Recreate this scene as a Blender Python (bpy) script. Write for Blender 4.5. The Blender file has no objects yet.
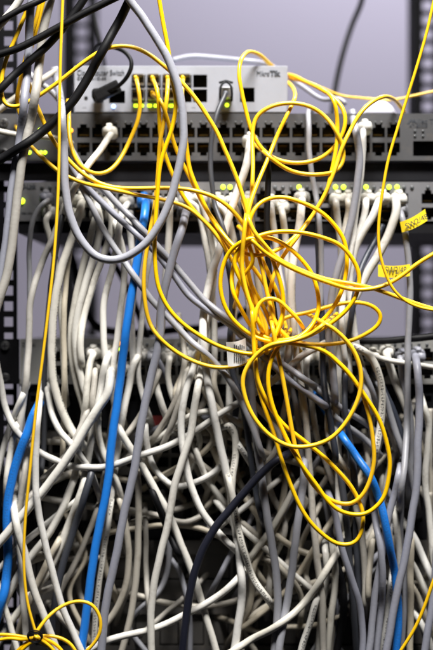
import bpy, bmesh, math, random
import numpy as np
from mathutils import Vector, Matrix

random.seed(7)
rng = np.random.default_rng(7)
scene = bpy.context.scene
C = scene.collection

# ------------------------------------------------------------------ camera, world, lamps, exposure
D = 1.15            # camera to the rack's front plane, metres (plane y = 0, the rack goes on towards +y)
K = 0.000917        # metres per photograph pixel on that plane (ports 14 mm apart are 15.2 px apart)
ZC = 1.20           # camera height
cam_d = bpy.data.cameras.new('camera')
cam = bpy.data.objects.new('camera', cam_d); C.objects.link(cam)
cam.location = (0, -D, ZC)
cam.rotation_euler = (math.radians(90), 0, 0)
cam_d.sensor_fit = 'VERTICAL'
cam_d.sensor_height = 36.0
cam_d.sensor_width = 24.0
cam_d.lens = 36.0 * D / (650 * K)
cam_d.clip_start = 0.05
cam_d.clip_end = 50
cam_d.dof.use_dof = True
cam_d.dof.focus_distance = D - 0.085
cam_d.dof.aperture_fstop = 2.6
scene.camera = cam

w = bpy.data.worlds.new('World'); scene.world = w; w.use_nodes = True
w.node_tree.nodes['Background'].inputs[0].default_value = (0.62, 0.62, 0.75, 1)
w.node_tree.nodes['Background'].inputs[1].default_value = 0.02

def area(name, loc, target, sx, sy, power, col, spread=math.pi):
    l = bpy.data.lights.new(name, 'AREA'); l.shape = 'RECTANGLE'; l.size = sx; l.size_y = sy
    l.energy = power; l.color = col; l.spread = spread
    o = bpy.data.objects.new(name, l); C.objects.link(o); o.location = loc
    o.rotation_euler = (Vector(target) - Vector(loc)).to_track_quat('-Z', 'Y').to_euler()
    return o
# ceiling fixtures of the server room: in front of the rack, and behind it by the wall
area('ceiling_lamp', (0.12, -0.80, 2.75), (0.0, -0.05, 1.36), 0.7, 0.3, 14.5, (1.0, 0.975, 0.94), math.radians(66))
area('ceiling_lamp', (0.5, 0.75, 2.9), (0.3, 1.35, 1.1), 1.2, 0.3, 62, (0.95, 0.94, 1.0))

scene.view_settings.view_transform = 'Standard'
scene.view_settings.look = 'None'
scene.view_settings.gamma = 1
scene.view_settings.exposure = 0.0
scene.cycles.use_denoising = True
scene.cycles.max_bounces = 8

# ------------------------------------------------------------------ helpers
def P(px, py, h=0.0):
    """photograph pixel -> point h metres in front of the rack plane (h < 0: inside the rack)"""
    s = K * (D - h) / D
    return Vector(((px - 216.5) * s, -h, ZC - (py - 325) * s))

MATS = {}
def mat(name, col, rough=0.5, metal=0.0, spec=0.5, bump=0.0, bscale=400, var=0.08, vscale=35, emit=None, estr=0,
        dirt=0.0, obj_rand=0.0, sat=(0.5, 1.35), printed=False, trans=0.0, coat=0.0):
    if name in MATS: return MATS[name]
    m = bpy.data.materials.new(name); m.use_nodes = True
    nt = m.node_tree; N = nt.nodes; L = nt.links
    b = N['Principled BSDF']
    b.inputs['Roughness'].default_value = rough
    b.inputs['Metallic'].default_value = metal
    b.inputs['Specular IOR Level'].default_value = spec
    b.inputs['Transmission Weight'].default_value = trans
    b.inputs['Coat Weight'].default_value = coat
    if emit:
        b.inputs['Emission Color'].default_value = (*emit, 1); b.inputs['Emission Strength'].default_value = estr
    tc = N.new('ShaderNodeTexCoord')
    ns = N.new('ShaderNodeTexNoise'); ns.inputs['Scale'].default_value = vscale; ns.inputs['Detail'].default_value = 5
    L.new(tc.outputs['Object'], ns.inputs['Vector'])
    mx = N.new('ShaderNodeMix'); mx.data_type = 'RGBA'
    mx.inputs[6].default_value = (*[c * (1 - var) for c in col], 1)
    mx.inputs[7].default_value = (*[min(1, c * (1 + var)) for c in col], 1)
    L.new(ns.outputs['Fac'], mx.inputs[0])
    out = mx.outputs[2]
    if obj_rand > 0:
        oi = N.new('ShaderNodeObjectInfo')
        hsv = N.new('ShaderNodeHueSaturation')
        mr = N.new('ShaderNodeMapRange'); mr.inputs['To Min'].default_value = 1 - obj_rand; mr.inputs['To Max'].default_value = 1 + obj_rand * 0.5
        L.new(oi.outputs['Random'], mr.inputs['Value']); L.new(mr.outputs[0], hsv.inputs['Value'])
        mr2 = N.new('ShaderNodeMapRange'); mr2.inputs['To Min'].default_value = sat[0]; mr2.inputs['To Max'].default_value = sat[1]
        mt = N.new('ShaderNodeMath'); mt.operation = 'FRACT'
        mm = N.new('ShaderNodeMath'); mm.operation = 'MULTIPLY'; mm.inputs[1].default_value = 7.31
        L.new(oi.outputs['Random'], mm.inputs[0]); L.new(mm.outputs[0], mt.inputs[0]); L.new(mt.outputs[0], mr2.inputs['Value'])
        L.new(mr2.outputs[0], hsv.inputs['Saturation'])
        L.new(out, hsv.inputs['Color']); out = hsv.outputs[0]
    if dirt > 0:
        n2 = N.new('ShaderNodeTexNoise'); n2.inputs['Scale'].default_value = 90; n2.inputs['Detail'].default_value = 8; n2.inputs['Roughness'].default_value = 0.7
        L.new(tc.outputs['Object'], n2.inputs['Vector'])
        cr = N.new('ShaderNodeMapRange'); cr.inputs['From Min'].default_value = 0.52; cr.inputs['From Max'].default_value = 0.72
        cr.inputs['To Max'].default_value = dirt
        L.new(n2.outputs['Fac'], cr.inputs['Value'])
        m2 = N.new('ShaderNodeMix'); m2.data_type = 'RGBA'; m2.inputs[7].default_value = (0.16, 0.13, 0.10, 1)
        L.new(cr.outputs[0], m2.inputs[0]); L.new(out, m2.inputs[6]); out = m2.outputs[2]
    if printed:      # small dark jacket print running along the cable (uv: u metres along, v round)
        uv = N.new('ShaderNodeUVMap'); sp = N.new('ShaderNodeSeparateXYZ'); L.new(uv.outputs[0], sp.inputs[0])
        def math_(op, a, bb=None):
            q = N.new('ShaderNodeMath'); q.operation = op
            for i, x in enumerate((a, bb)):
                if x is None: continue
                if isinstance(x, (int, float)): q.inputs[i].default_value = x
                else: L.new(x, q.inputs[i])
            return q.outputs[0]
        cu = math_('FLOOR', math_('MULTIPLY', sp.outputs[0], 1500.0))
        cv = math_('FLOOR', math_('MULTIPLY', sp.outputs[1], 44.0))
        cb = N.new('ShaderNodeCombineXYZ'); L.new(cu, cb.inputs[0]); L.new(cv, cb.inputs[1])
        wn = N.new('ShaderNodeTexWhiteNoise'); L.new(cb.outputs[0], wn.inputs['Vector'])
        on = math_('GREATER_THAN', wn.outputs['Value'], 0.42)
        gap = math_('GREATER_THAN', math_('FRACT', math_('MULTIPLY', sp.outputs[0], 375.0)), 0.22)
        band = math_('LESS_THAN', math_('ABSOLUTE', math_('SUBTRACT', sp.outputs[1], 0.5)), 0.075)
        word = N.new('ShaderNodeTexWhiteNoise'); word.noise_dimensions = '1D'
        L.new(math_('FLOOR', math_('MULTIPLY', sp.outputs[0], 55.0)), word.inputs['W'])
        wd = math_('GREATER_THAN', word.outputs['Value'], 0.3)
        f = math_('MULTIPLY', math_('MULTIPLY', on, gap), math_('MULTIPLY', band, wd))
        m3 = N.new('ShaderNodeMix'); m3.data_type = 'RGBA'; m3.inputs[7].default_value = (0.03, 0.03, 0.035, 1)
        L.new(math_('MULTIPLY', f, 0.85 if name != 'jacket_blue' else 0.3), m3.inputs[0]); L.new(out, m3.inputs[6]); out = m3.outputs[2]
    L.new(out, b.inputs['Base Color'])
    if bump > 0:
        n3 = N.new('ShaderNodeTexNoise'); n3.inputs['Scale'].default_value = bscale; n3.inputs['Detail'].default_value = 4
        L.new(tc.outputs['Object'], n3.inputs['Vector'])
        bp = N.new('ShaderNodeBump'); bp.inputs['Strength'].default_value = bump; bp.inputs['Distance'].default_value = 0.001
        L.new(n3.outputs['Fac'], bp.inputs['Height']); L.new(bp.outputs[0], b.inputs['Normal'])
        mr3 = N.new('ShaderNodeMapRange'); mr3.inputs['To Min'].default_value = rough - 0.1; mr3.inputs['To Max'].default_value = rough + 0.12
        L.new(ns.outputs['Fac'], mr3.inputs['Value']); L.new(mr3.outputs[0], b.inputs['Roughness'])
    MATS[name] = m
    return m

M_WHITE = mat('jacket_white', (0.64, 0.62, 0.565), 0.40, bump=0.15, obj_rand=0.16, dirt=0.5, var=0.14)
M_WHITEP = mat('jacket_white_printed', (0.64, 0.62, 0.565), 0.40, bump=0.15, obj_rand=0.1, dirt=0.4, var=0.12, printed=True)
M_BEIGE = mat('jacket_beige', (0.43, 0.395, 0.33), 0.48, bump=0.15, obj_rand=0.2, dirt=0.45)
M_GREY = mat('jacket_grey', (0.27, 0.275, 0.315), 0.42, bump=0.15, obj_rand=0.18, dirt=0.15)
M_SLATE = mat('jacket_slate', (0.036, 0.041, 0.056), 0.45, bump=0.15, obj_rand=0.3)
M_NAVY = mat('jacket_navy_black', (0.008, 0.009, 0.018), 0.46, spec=0.35, bump=0.12)
M_BLACK = mat('jacket_black', (0.004, 0.004, 0.005), 0.55, spec=0.18, bump=0.12)
M_BLUE = mat('jacket_blue', (0.012, 0.17, 0.60), 0.38, bump=0.12, printed=True)
M_YEL = mat('jacket_yellow', (0.88, 0.52, 0.006), 0.34, bump=0.1, obj_rand=0.08, sat=(0.985, 1.01), var=0.05)
JM = dict(w=M_WHITE, p=M_WHITEP, b=M_BEIGE, g=M_GREY, s=M_SLATE, n=M_NAVY, k=M_BLACK, u=M_BLUE, y=M_YEL)
M_BOOT = mat('boot_white', (0.62, 0.60, 0.54), 0.5, bump=0.1, obj_rand=0.12, dirt=0.3)
M_RACK = mat('rack_black', (0.004, 0.004, 0.005), 0.6, spec=0.08, bump=0.2, bscale=900)
M_WALL = mat('wall_paint', (0.33, 0.31, 0.375), 0.8, bump=0.25, bscale=60, var=0.03, vscale=3)
M_SW1 = mat('switch_grey_blue', (0.066, 0.066, 0.07), 0.5, metal=0.15, bump=0.12, bscale=900, dirt=0.25)
M_SW2 = mat('switch_grey', (0.19, 0.19, 0.20), 0.42, metal=0.25, bump=0.12, bscale=900, dirt=0.3)
M_SW3 = mat('panel_light_grey', (0.24, 0.24, 0.23), 0.45, bump=0.12, bscale=900, dirt=0.35)
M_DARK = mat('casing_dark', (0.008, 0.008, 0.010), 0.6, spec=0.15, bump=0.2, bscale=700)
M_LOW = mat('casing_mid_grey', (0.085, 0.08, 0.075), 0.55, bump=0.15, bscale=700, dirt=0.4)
M_ROUTER = mat('router_white', (0.30, 0.31, 0.35), 0.38, bump=0.08, bscale=900, dirt=0.12)
M_PORT = mat('port_black', (0.008, 0.008, 0.009), 0.4)
M_GOLD = mat('contact_gold', (0.75, 0.5, 0.16), 0.3, metal=1)
M_CAGE = mat('cage_metal', (0.42, 0.41, 0.39), 0.35, metal=0.9, bump=0.1, bscale=800)
M_SCREW = mat('screw_steel', (0.5, 0.5, 0.5), 0.3, metal=1)
M_TEXT = mat('lettering_dark', (0.035, 0.04, 0.05), 0.6)
M_TEXTL = mat('lettering_pale', (0.5, 0.5, 0.5), 0.6)
M_LEDG = mat('led_green', (0.5, 0.8, 0.05), 0.4, emit=(0.66, 1.0, 0.02), estr=3.2)
M_LEDO = mat('led_orange', (0.9, 0.4, 0.02), 0.4, emit=(1.0, 0.33, 0.01), estr=3.5)
M_LEDB = mat('led_blue', (0.3, 0.5, 1.0), 0.4, emit=(0.25, 0.42, 1.0), estr=5)
M_LEDX = mat('led_off', (0.07, 0.075, 0.08), 0.3)
M_FLAG = mat('label_yellow', (0.86, 0.66, 0.02), 0.5)
M_TAG = mat('label_white', (0.72, 0.72, 0.70), 0.55)
M_RED = mat('sticker_red', (0.22, 0.02, 0.02), 0.5)
M_CLEAR = mat('plastic_pale', (0.62, 0.62, 0.72), 0.3, spec=0.6)

def mesh_obj(name, bm, m, parent=None, smooth=False):
    me = bpy.data.meshes.new(name); bm.to_mesh(me); bm.free()
    if smooth:
        for p in me.polygons: p.use_smooth = True
    me.materials.append(m)
    o = bpy.data.objects.new(name, me); C.objects.link(o)
    if parent: o.parent = parent; o.matrix_parent_inverse = parent.matrix_world.inverted()
    return o
def empty(name, loc):
    o = bpy.data.objects.new(name, None); C.objects.link(o); o.location = loc; o.empty_display_size = 0.01
    o.matrix_world = Matrix.Translation(loc)
    return o
def tag(o, label, cat, group=None):
    o['label'] = label; o['category'] = cat
    if group: o['group'] = group
    return o
def box(bm, x0, x1, y0, y1, z0, z1):
    v = [bm.verts.new((x, y, z)) for x in (x0, x1) for y in (y0, y1) for z in (z0, z1)]
    for f in ((0, 1, 3, 2), (4, 6, 7, 5), (0, 4, 5, 1), (2, 3, 7, 6), (0, 2, 6, 4), (1, 5, 7, 3)):
        bm.faces.new([v[i] for i in f])
def bevel(bm, off, seg=2):
    bmesh.ops.recalc_face_normals(bm, faces=bm.faces)
    bmesh.ops.bevel(bm, geom=list(bm.edges), offset=off, segments=seg, affect='EDGES', profile=0.7)
def boxo(name, x0, x1, y0, y1, z0, z1, m, parent=None, bv=0.0):
    bm = bmesh.new(); box(bm, x0, x1, y0, y1, z0, z1)
    if bv: bevel(bm, bv)
    else: bmesh.ops.recalc_face_normals(bm, faces=bm.faces)
    return mesh_obj(name, bm, m, parent)
def share(name, proto, loc, parent=None, rot=None):
    o = bpy.data.objects.new(name, proto.data if hasattr(proto, 'data') else proto); C.objects.link(o)
    o.location = loc
    if rot: o.rotation_euler = rot
    if parent:
        o.parent = parent; o.matrix_parent_inverse = parent.matrix_world.inverted()
    return o
def text(s, loc, size, m, parent, rot=(math.pi / 2, 0, 0), name='lettering', ext=0.0002, bold=0.0, width=None):
    cu = bpy.data.curves.new('t', 'FONT'); cu.body = s; cu.size = size; cu.extrude = ext; cu.offset = bold
    t = bpy.data.objects.new('t', cu); C.objects.link(t)
    bpy.context.view_layer.update()
    me = bpy.data.meshes.new_from_object(t.evaluated_get(bpy.context.evaluated_depsgraph_get()))
    bpy.data.objects.remove(t); bpy.data.curves.remove(cu)
    if width:
        xs = [v.co.x for v in me.vertices]; k = width / max(1e-6, max(xs) - min(xs))
        for v in me.vertices: v.co.x *= k
    me.materials.clear(); me.materials.append(m)
    return share(name, me, loc, parent, rot)

def panel(name, x0, x1, z0, z1, y, holes, m, parent, thick=0.0012):
    """flat sheet with rectangular openings, front face at y; holes = (x0, x1, z0, z1)"""
    r6 = lambda v: round(v, 6)
    xs = sorted({r6(x0), r6(x1), *[r6(h[0]) for h in holes], *[r6(h[1]) for h in holes]})
    zs = sorted({r6(z0), r6(z1), *[r6(h[2]) for h in holes], *[r6(h[3]) for h in holes]})
    g = np.ones((len(xs) - 1, len(zs) - 1), bool)
    for h in holes:
        i0, i1 = xs.index(r6(h[0])), xs.index(r6(h[1])); j0, j1 = zs.index(r6(h[2])), zs.index(r6(h[3]))
        g[i0:i1, j0:j1] = False
    bm = bmesh.new(); V = {}
    def vv(i, j):
        if (i, j) not in V: V[i, j] = bm.verts.new((xs[i], y, zs[j]))
        return V[i, j]
    for i in range(g.shape[0]):
        for j in range(g.shape[1]):
            if g[i, j]: bm.faces.new((vv(i, j), vv(i + 1, j), vv(i + 1, j + 1), vv(i, j + 1)))
    r = bmesh.ops.extrude_face_region(bm, geom=list(bm.faces))
    for e in r['geom']:
        if isinstance(e, bmesh.types.BMVert): e.co.y += thick
    bmesh.ops.recalc_face_normals(bm, faces=bm.faces)
    return mesh_obj(name, bm, m, parent)

# port proto: open-fronted black cup with gold contacts; local origin at the opening's centre, going +y
def port_mesh(wd, ht, dp, up=1, notch=True):
    bm = bmesh.new()
    def cup(x0, x1, z0, z1, d):
        a = [bm.verts.new((x, 0, z)) for x, z in ((x0, z0), (x1, z0), (x1, z1), (x0, z1))]
        b = [bm.verts.new((x, d, z)) for x, z in ((x0, z0), (x1, z0), (x1, z1), (x0, z1))]
        for i in range(4): bm.faces.new((a[i], b[i], b[(i + 1) % 4], a[(i + 1) % 4]))
        bm.faces.new(b)
    cup(-wd / 2, wd / 2, -ht / 2, ht / 2, dp)
    me = bpy.data.meshes.new('port'); bm.to_mesh(me); bm.free(); me.materials.append(M_PORT)
    return me
PORT = port_mesh(0.0118, 0.0092, 0.011)
NOTCH = port_mesh(0.0062, 0.0030, 0.008)
bm = bmesh.new()
for i in range(8): box(bm, -0.0038 + i * 0.00102, -0.0034 + i * 0.00102, 0.003, 0.0095, 0.0015, 0.0022)
CONT = bpy.data.meshes.new('contact'); bm.to_mesh(CONT); bm.free(); CONT.materials.append(M_GOLD)
bm = bmesh.new(); bmesh.ops.create_uvsphere(bm, u_segments=12, v_segments=8, radius=1.0)
bmesh.ops.scale(bm, vec=(1, 0.6, 1), verts=bm.verts)
LEDM = {}
def led(px, py, m, parent, r=0.0017, h=0.0006):
    key = m.name
    if key not in LEDM:
        b2 = bmesh.new(); bmesh.ops.create_uvsphere(b2, u_segments=12, v_segments=8, radius=1.0)
        me = bpy.data.meshes.new('indicator_light'); b2.to_mesh(me); b2.free(); me.materials.append(m)
        for p in me.polygons: p.use_smooth = True
        LEDM[key] = me
    o = share('indicator_light', LEDM[key], P(px, py, h), parent); o.scale = (r, r * 0.6, r)
    return o
bm.free()
def screw(px, py, h, parent=None):
    bm = bmesh.new()
    bmesh.ops.create_cone(bm, cap_ends=True, segments=18, radius1=0.0046, radius2=0.0034, depth=0.0024)
    bmesh.ops.rotate(bm, cent=(0, 0, 0), matrix=Matrix.Rotation(math.radians(90), 3, 'X'), verts=bm.verts)
    o = mesh_obj('screw', bm, M_SCREW, parent, False); o.location = P(px, py, h)
    if parent: o.matrix_parent_inverse = parent.matrix_world.inverted()
    bm = bmesh.new()
    box(bm, -0.0026, 0.0026, -0.0005, 0.0004, -0.0005, 0.0005); box(bm, -0.0005, 0.0005, -0.00062, 0.0004, -0.0026, 0.0026)
    s = mesh_obj('screw_slot', bm, M_PORT); s.parent = o; s.location = (0, -0.0012, 0)
    return o

def ports_for(parent, cols, rows, front_m, x0, x1, y0, y1, notch_up=None, extra=()):
    """front sheet with RJ45 openings at pixel columns/rows; every socket a part of its own"""
    holes = list(extra)
    for cx in cols:
        for ri, cy in enumerate(rows):
            p = P(cx, cy); up = 1 if ri == 0 else -1
            holes.append((p.x - 0.0059, p.x + 0.0059, p.z - 0.0046, p.z + 0.0046))
            zz = p.z + up * 0.0061
            holes.append((p.x - 0.0031, p.x + 0.0031, zz - 0.0015, zz + 0.0015))
    f = panel('front_panel', P(x0, 0).x, P(x1, 0).x, P(0, y1).z, P(0, y0).z, 0.0, holes, front_m, parent)
    for cx in cols:
        for ri, cy in enumerate(rows):
            p = P(cx, cy); up = 1 if ri == 0 else -1
            q = share('port', PORT, (p.x, 0.0004, p.z), parent)
            n = share('latch_notch', NOTCH, (0, 0.0002, up * 0.0061)); n.parent = q
            c = share('contact', CONT, (0, 0, 0)); c.parent = q
            if up > 0: c.rotation_euler = (0, math.pi, 0)
    return f

# ------------------------------------------------------------------ the setting: wall behind the rack
bm = bmesh.new(); box(bm, -2.2, 2.2, 1.45, 1.55, 0.0, 3.1)
wall = mesh_obj('wall', bm, M_WALL); wall['kind'] = 'structure'

# ------------------------------------------------------------------ rack posts (punched steel)
def post(px0, px1, py0, py1, h, hole_c, hole_w, hole_h, pitch, first, depth, label, flange=0.03):
    root = empty('rack_post', P((px0 + px1) / 2, py1, h))
    holes = []; y = first
    while y < py1 - 12:
        if y > py0 + 12:
            a = P(hole_c - hole_w / 2, y + hole_h / 2, h); b = P(hole_c + hole_w / 2, y - hole_h / 2, h)
            holes.append((a.x, b.x, a.z, b.z))
        y += pitch
    a = P(px0, py1, h); b = P(px1, py0, h)
    panel('front_flange', a.x, b.x, a.z, b.z, -h, holes, M_RACK, root, 0.002)
    xs = a.x if flange > 0 else b.x - 0.002
    boxo('side_flange', xs, xs + 0.002, -h + 0.0022, -h + depth, a.z, b.z, M_RACK, root)
    tag(root, label, 'rack post')
    return root
pl = post(-22, 17, -45, 695, -0.012, 8.5, 9.0, 9.4, 15.6, -37, 0.05, 'black punched rack post with round screws beside the labelled switches')
for y in (346, 378, 471): screw(5, y, -0.0105, pl)
post(62, 98, -60, 710, -0.50, 82, 11, 9, 14.0, -52, 0.045, 'black punched rear rack post seen behind the white router box')
post(414, 452, -60, 710, -0.36, 428, 10.5, 9.5, 14.4, -52, 0.05, 'black punched rear rack post beside the yellow cable flags')

# ------------------------------------------------------------------ devices
def casing(name, x0, x1, y0, y1, depth, m, parent):
    return boxo(name, P(x0, 0).x, P(x1, 0).x, 0.0014, depth, P(0, y1).z, P(0, y0).z, m, parent)

def open_case(x0, x1, y0, y1, depth, m, parent):
    """casing behind a punched front: top, bottom, sides, back with room for the sockets"""
    bm = bmesh.new(); X0, X1, Z0, Z1 = P(x0, 0).x, P(x1, 0).x, P(0, y1).z, P(0, y0).z; t = 0.0012
    box(bm, X0, X1, 0.0014, depth, Z1 - t, Z1); box(bm, X0, X1, 0.0014, depth, Z0, Z0 + t)
    box(bm, X0, X0 + t, 0.0014, depth, Z0 + t, Z1 - t); box(bm, X1 - t, X1, 0.0014, depth, Z0 + t, Z1 - t)
    box(bm, X0 + t, X1 - t, depth - t, depth, Z0 + t, Z1 - t); box(bm, X0 + t, X1 - t, 0.0135, 0.0145, Z0 + t, Z1 - t)
    bmesh.ops.recalc_face_normals(bm, faces=bm.faces)
    return mesh_obj('casing', bm, m, parent)

# upper switch, grey-blue, two rows of empty sockets
S1 = tag(empty('network_switch', P(216, 161)), 'grey-blue network switch with two rows of black sockets under the white router box', 'switch')
cols1 = [83.5] + [98.5 + 15 * i for i in range(8)] + [223.5 + 15 * i for i in range(8)] + [348.5 + 15 * i for i in range(4)]
a, b_ = P(413, 156), P(452, 141)
ports_for(S1, cols1, (132.5, 147.5), M_SW1, 18, 470, 113.5, 160.5, extra=[(a.x, b_.x, a.z, b_.z)])
open_case(18, 470, 113.5, 160.5, 0.23, M_SW1, S1)
q = share('port', port_mesh(b_.x - a.x, b_.z - a.z, 0.011), ((a.x + b_.x) / 2, 0.0004, (a.z + b_.z) / 2), S1)
for cx in cols1[1:]:      # thin divider ribs and tiny lamps above each pair of sockets
    led(cx - 3, 122.2, M_LEDX, S1, 0.0010); led(cx + 3, 122.2, M_LEDX, S1, 0.0010)
led(368, 126.5, M_LEDG, S1, 0.0021); led(71, 130.5, M_LEDO, S1, 0.0019)
for x, y in ((40, 130), (29.5, 152.5), (41, 152.5), (45, 152.5)): led(x, y, M_LEDG, S1, 0.0017)
for i in range(2):
    for j in range(2): led(415 + 8 * i, 131 + 5 * j, M_LEDX, S1, 0.0012)
text('Allied Telesis', P(412, 123.5, 0.0002), 0.0062, M_TEXT, S1)
text('AT-8000S', P(409, 127.6, 0.0002), 0.0042, M_TEXT, S1)
bm = bmesh.new()
v = [bm.verts.new(P(x, y, 0.0003)) for x, y in ((407, 124), (409.5, 119.5), (411.5, 119.2), (415, 121.5), (411, 121.2), (408.5, 124))]
bm.faces.new(v); mesh_obj('emblem', bm, M_TEXT, S1)
ear = panel('mounting_ear', P(-14, 0).x, P(17.4, 0).x, P(0, 160).z, P(0, 114).z, -0.001, [], M_SW1, S1, 0.002)
for y in (123, 153): screw(3.5, y, 0.0022, S1)

# black strip filling the gap under the upper switch
tag(boxo('black_strip', P(-10, 0).x, P(470, 0).x, 0.006, 0.009, P(0, 180).z, P(0, 162).z, M_DARK, None, 0.0005),
    'narrow black strip between the two upper switches', 'plate')

# second switch, full of plugs
S2 = tag(empty('network_switch', P(240, 233)), 'grey switch full of white plugs with a row of green lights', 'switch')
cols2 = [47.5 + 15.4 * i for i in range(24)] + [428]
ports_for(S2, cols2, (198.5, 212.5), M_SW2, 18, 500, 182, 221, extra=[])
open_case(18, 500, 182, 221, 0.23, M_SW2, S2)
boxo('lower_lip', P(18, 0).x, P(500, 0).x, 0.0016, 0.2, P(0, 233).z, P(0, 221.4).z, M_DARK, S2)
text('D-Link', P(21.5, 189, 0.0002), 0.0066, M_TEXT, S2, bold=0.0002, width=P(36, 0).x - P(21.5, 0).x)
text('DES-1024', P(21.5, 214, 0.0002), 0.0024, M_TEXT, S2)
led(22, 201, M_LEDG, S2, 0.0027)
for x in (223, 230, 299, 335.5, 343.5, 366, 389, 397): led(x, 187, M_LEDG, S2, 0.0021)
for x in (42, 50, 57, 240, 248, 262, 268, 275, 283, 291, 307, 314, 321, 352, 359, 374, 382, 404, 412, 428, 436): led(x, 187.5, M_LEDX, S2, 0.0018)

# third switch
S3 = tag(empty('network_switch', P(240, 386)), 'light grey switch with an orange light above the lower tangle of cables', 'switch')
cols3 = [62.5 + 15.2 * i for i in range(26)]
ports_for(S3, cols3, (356.5, 370.5), M_SW3, 20, 500, 339, 384)
open_case(20, 500, 339, 384, 0.23, M_SW3, S3)
text('D-Link', P(22, 346.5, 0.0002), 0.0052, M_TEXT, S3, width=0.012)
led(121, 343.5, M_LEDO, S3, 0.0019); led(118, 349, M_LEDG, S3, 0.0017); led(386, 345, M_LEDG, S3, 0.0011)
for x in range(75, 440, 8): led(x, 344.5, M_LEDX, S3, 0.0014)
ear = panel('mounting_ear', P(-16, 0).x, P(19.4, 0).x, P(0, 384).z, P(0, 339).z, -0.001, [], M_RACK, S3, 0.002)
for y in (346, 378): screw(5, y, 0.0022, S3)

# lower units in the shade behind the tangle
def low_unit(y0, y1, m, label, rows, cols, y_off, vents=False, lettering=None):
    r = tag(empty('rack_unit', P(240, y1)), label, 'rack unit')
    X0, X1, Z0, Z1 = P(18, 0).x, P(490, 0).x, P(0, y1).z, P(0, y0).z
    holes = []
    for (cx0, cx1, cy0, cy1) in cols:
        a, b = P(cx0, cy1), P(cx1, cy0); holes.append((a.x, b.x, a.z, b.z))
    panel('front_panel', X0, X1, Z0, Z1, y_off, holes, m, r, 0.0015)
    boxo('casing', X0, X1, y_off + 0.014, 0.25, Z0 + 0.0005, Z1 - 0.0005, M_DARK, r)
    for (a0, a1, c0, c1) in holes:
        w_, h_ = a1 - a0, c1 - c0
        bm = bmesh.new(); box(bm, a0 + 0.001, a1 - 0.001, y_off + 0.004, y_off + 0.012, c0 + 0.001, c1 - 0.001)
        if vents: mesh_obj('module', bm, M_LOW, r)
        else: bm.free()
    return r
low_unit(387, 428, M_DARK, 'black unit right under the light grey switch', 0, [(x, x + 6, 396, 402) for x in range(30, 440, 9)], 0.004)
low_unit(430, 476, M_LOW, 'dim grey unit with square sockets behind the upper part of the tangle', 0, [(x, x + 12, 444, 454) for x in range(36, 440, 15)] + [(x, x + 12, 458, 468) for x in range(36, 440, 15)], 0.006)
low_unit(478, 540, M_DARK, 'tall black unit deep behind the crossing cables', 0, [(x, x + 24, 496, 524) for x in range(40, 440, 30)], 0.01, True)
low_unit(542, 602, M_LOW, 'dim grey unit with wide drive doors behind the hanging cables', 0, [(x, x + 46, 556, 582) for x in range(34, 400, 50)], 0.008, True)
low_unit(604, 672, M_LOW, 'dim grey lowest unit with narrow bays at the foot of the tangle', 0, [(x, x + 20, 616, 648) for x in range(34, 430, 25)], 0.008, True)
# dark red sticker on the black unit
tag(boxo('sticker', P(149, 0).x, P(168, 0).x, 0.0030, 0.0037, P(0, 427).z, P(0, 416).z, M_RED), 'dark red sticker on the black unit under the grey switch', 'sticker')

# router box
RT = empty('router_box', P(180, 113))
tag(RT, 'white router box with lettering standing on the upper switch', 'router')
rx0, rx1, rz0, rz1 = P(73.5, 0).x, P(288, 0).x, P(0, 113).z, P(0, 65).z
bm = bmesh.new(); box(bm, rx0, rx1, 0.0022, 0.14, rz0, rz1); bevel(bm, 0.0018, 2); 
for f in list(bm.faces):
    if f.calc_center_median().y < 0.0024 and f.calc_area() > 0.004: bmesh.ops.delete(bm, geom=[f], context='FACES_ONLY'); break
mesh_obj('casing', bm, M_ROUTER, RT)
H = []
def hole(px0, px1, py0, py1):
    a, b = P(px0, py1), P(px1, py0); H.append((a.x, b.x, a.z, b.z)); return H[-1]
sfp = []
for r_ in range(2):
    for c_ in range(5):
        sfp.append(hole(131.5 + 15.4 * c_, 145.5 + 15.4 * c_, 74.5 + 14.6 * r_, 87.5 + 14.6 * r_))
hp = hole(95, 103.5, 92, 102.5); hu = hole(109, 125, 90.5, 103); hc = hole(219, 233, 87, 101); hr = hole(240, 254.5, 87.5, 102)
panel('front_panel', rx0 + 0.0012, rx1 - 0.0012, rz0 + 0.0012, rz1 - 0.0012, 0.0006, H, M_ROUTER, RT, 0.0018)
for hh in H:
    share('port', port_mesh(hh[1] - hh[0], hh[3] - hh[2], 0.016), ((hh[0] + hh[1]) / 2, 0.001, (hh[2] + hh[3]) / 2), RT)
for x0, x1 in ((rx0 + 0.012, rx0 + 0.024), (rx1 - 0.024, rx1 - 0.012)): boxo('rubber_foot', x0, x1, 0.008, 0.02, P(0, 113.45).z, rz0 + 0.0004, M_DARK, RT)
text('Cloud Router Switch', P(77, 75.2, -0.0002), 0.0072, M_TEXT, RT, width=P(124, 0).x - P(77, 0).x)
text('CRS106-1C-5S', P(77, 79.6, -0.0002), 0.0036, M_TEXT, RT, width=P(106, 0).x - P(77, 0).x)
text('Mikro', P(256.5, 75.8, -0.0002), 0.0066, M_LEDX, RT, width=P(269, 0).x - P(256.5, 0).x)
text('Tik', P(270, 75.8, -0.0002), 0.0068, M_TEXT, RT, bold=0.0003, width=P(280.5, 0).x - P(270, 0).x)
bm = bmesh.new(); bmesh.ops.create_circle(bm, cap_ends=True, segments=16, radius=0.0017)
bmesh.ops.rotate(bm, cent=(0, 0, 0), matrix=Matrix.Rotation(math.radians(90), 3, 'X'), verts=bm.verts)
o = mesh_obj('reset_hole', bm, M_PORT, RT); o.location = P(86, 98, -0.0002); o.matrix_parent_inverse = RT.matrix_world.inverted()
led(113.5, 106.5, M_LEDB, RT, 0.0019, -0.0002); led(227, 105, M_LEDG, RT, 0.0017, -0.0002)
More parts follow.
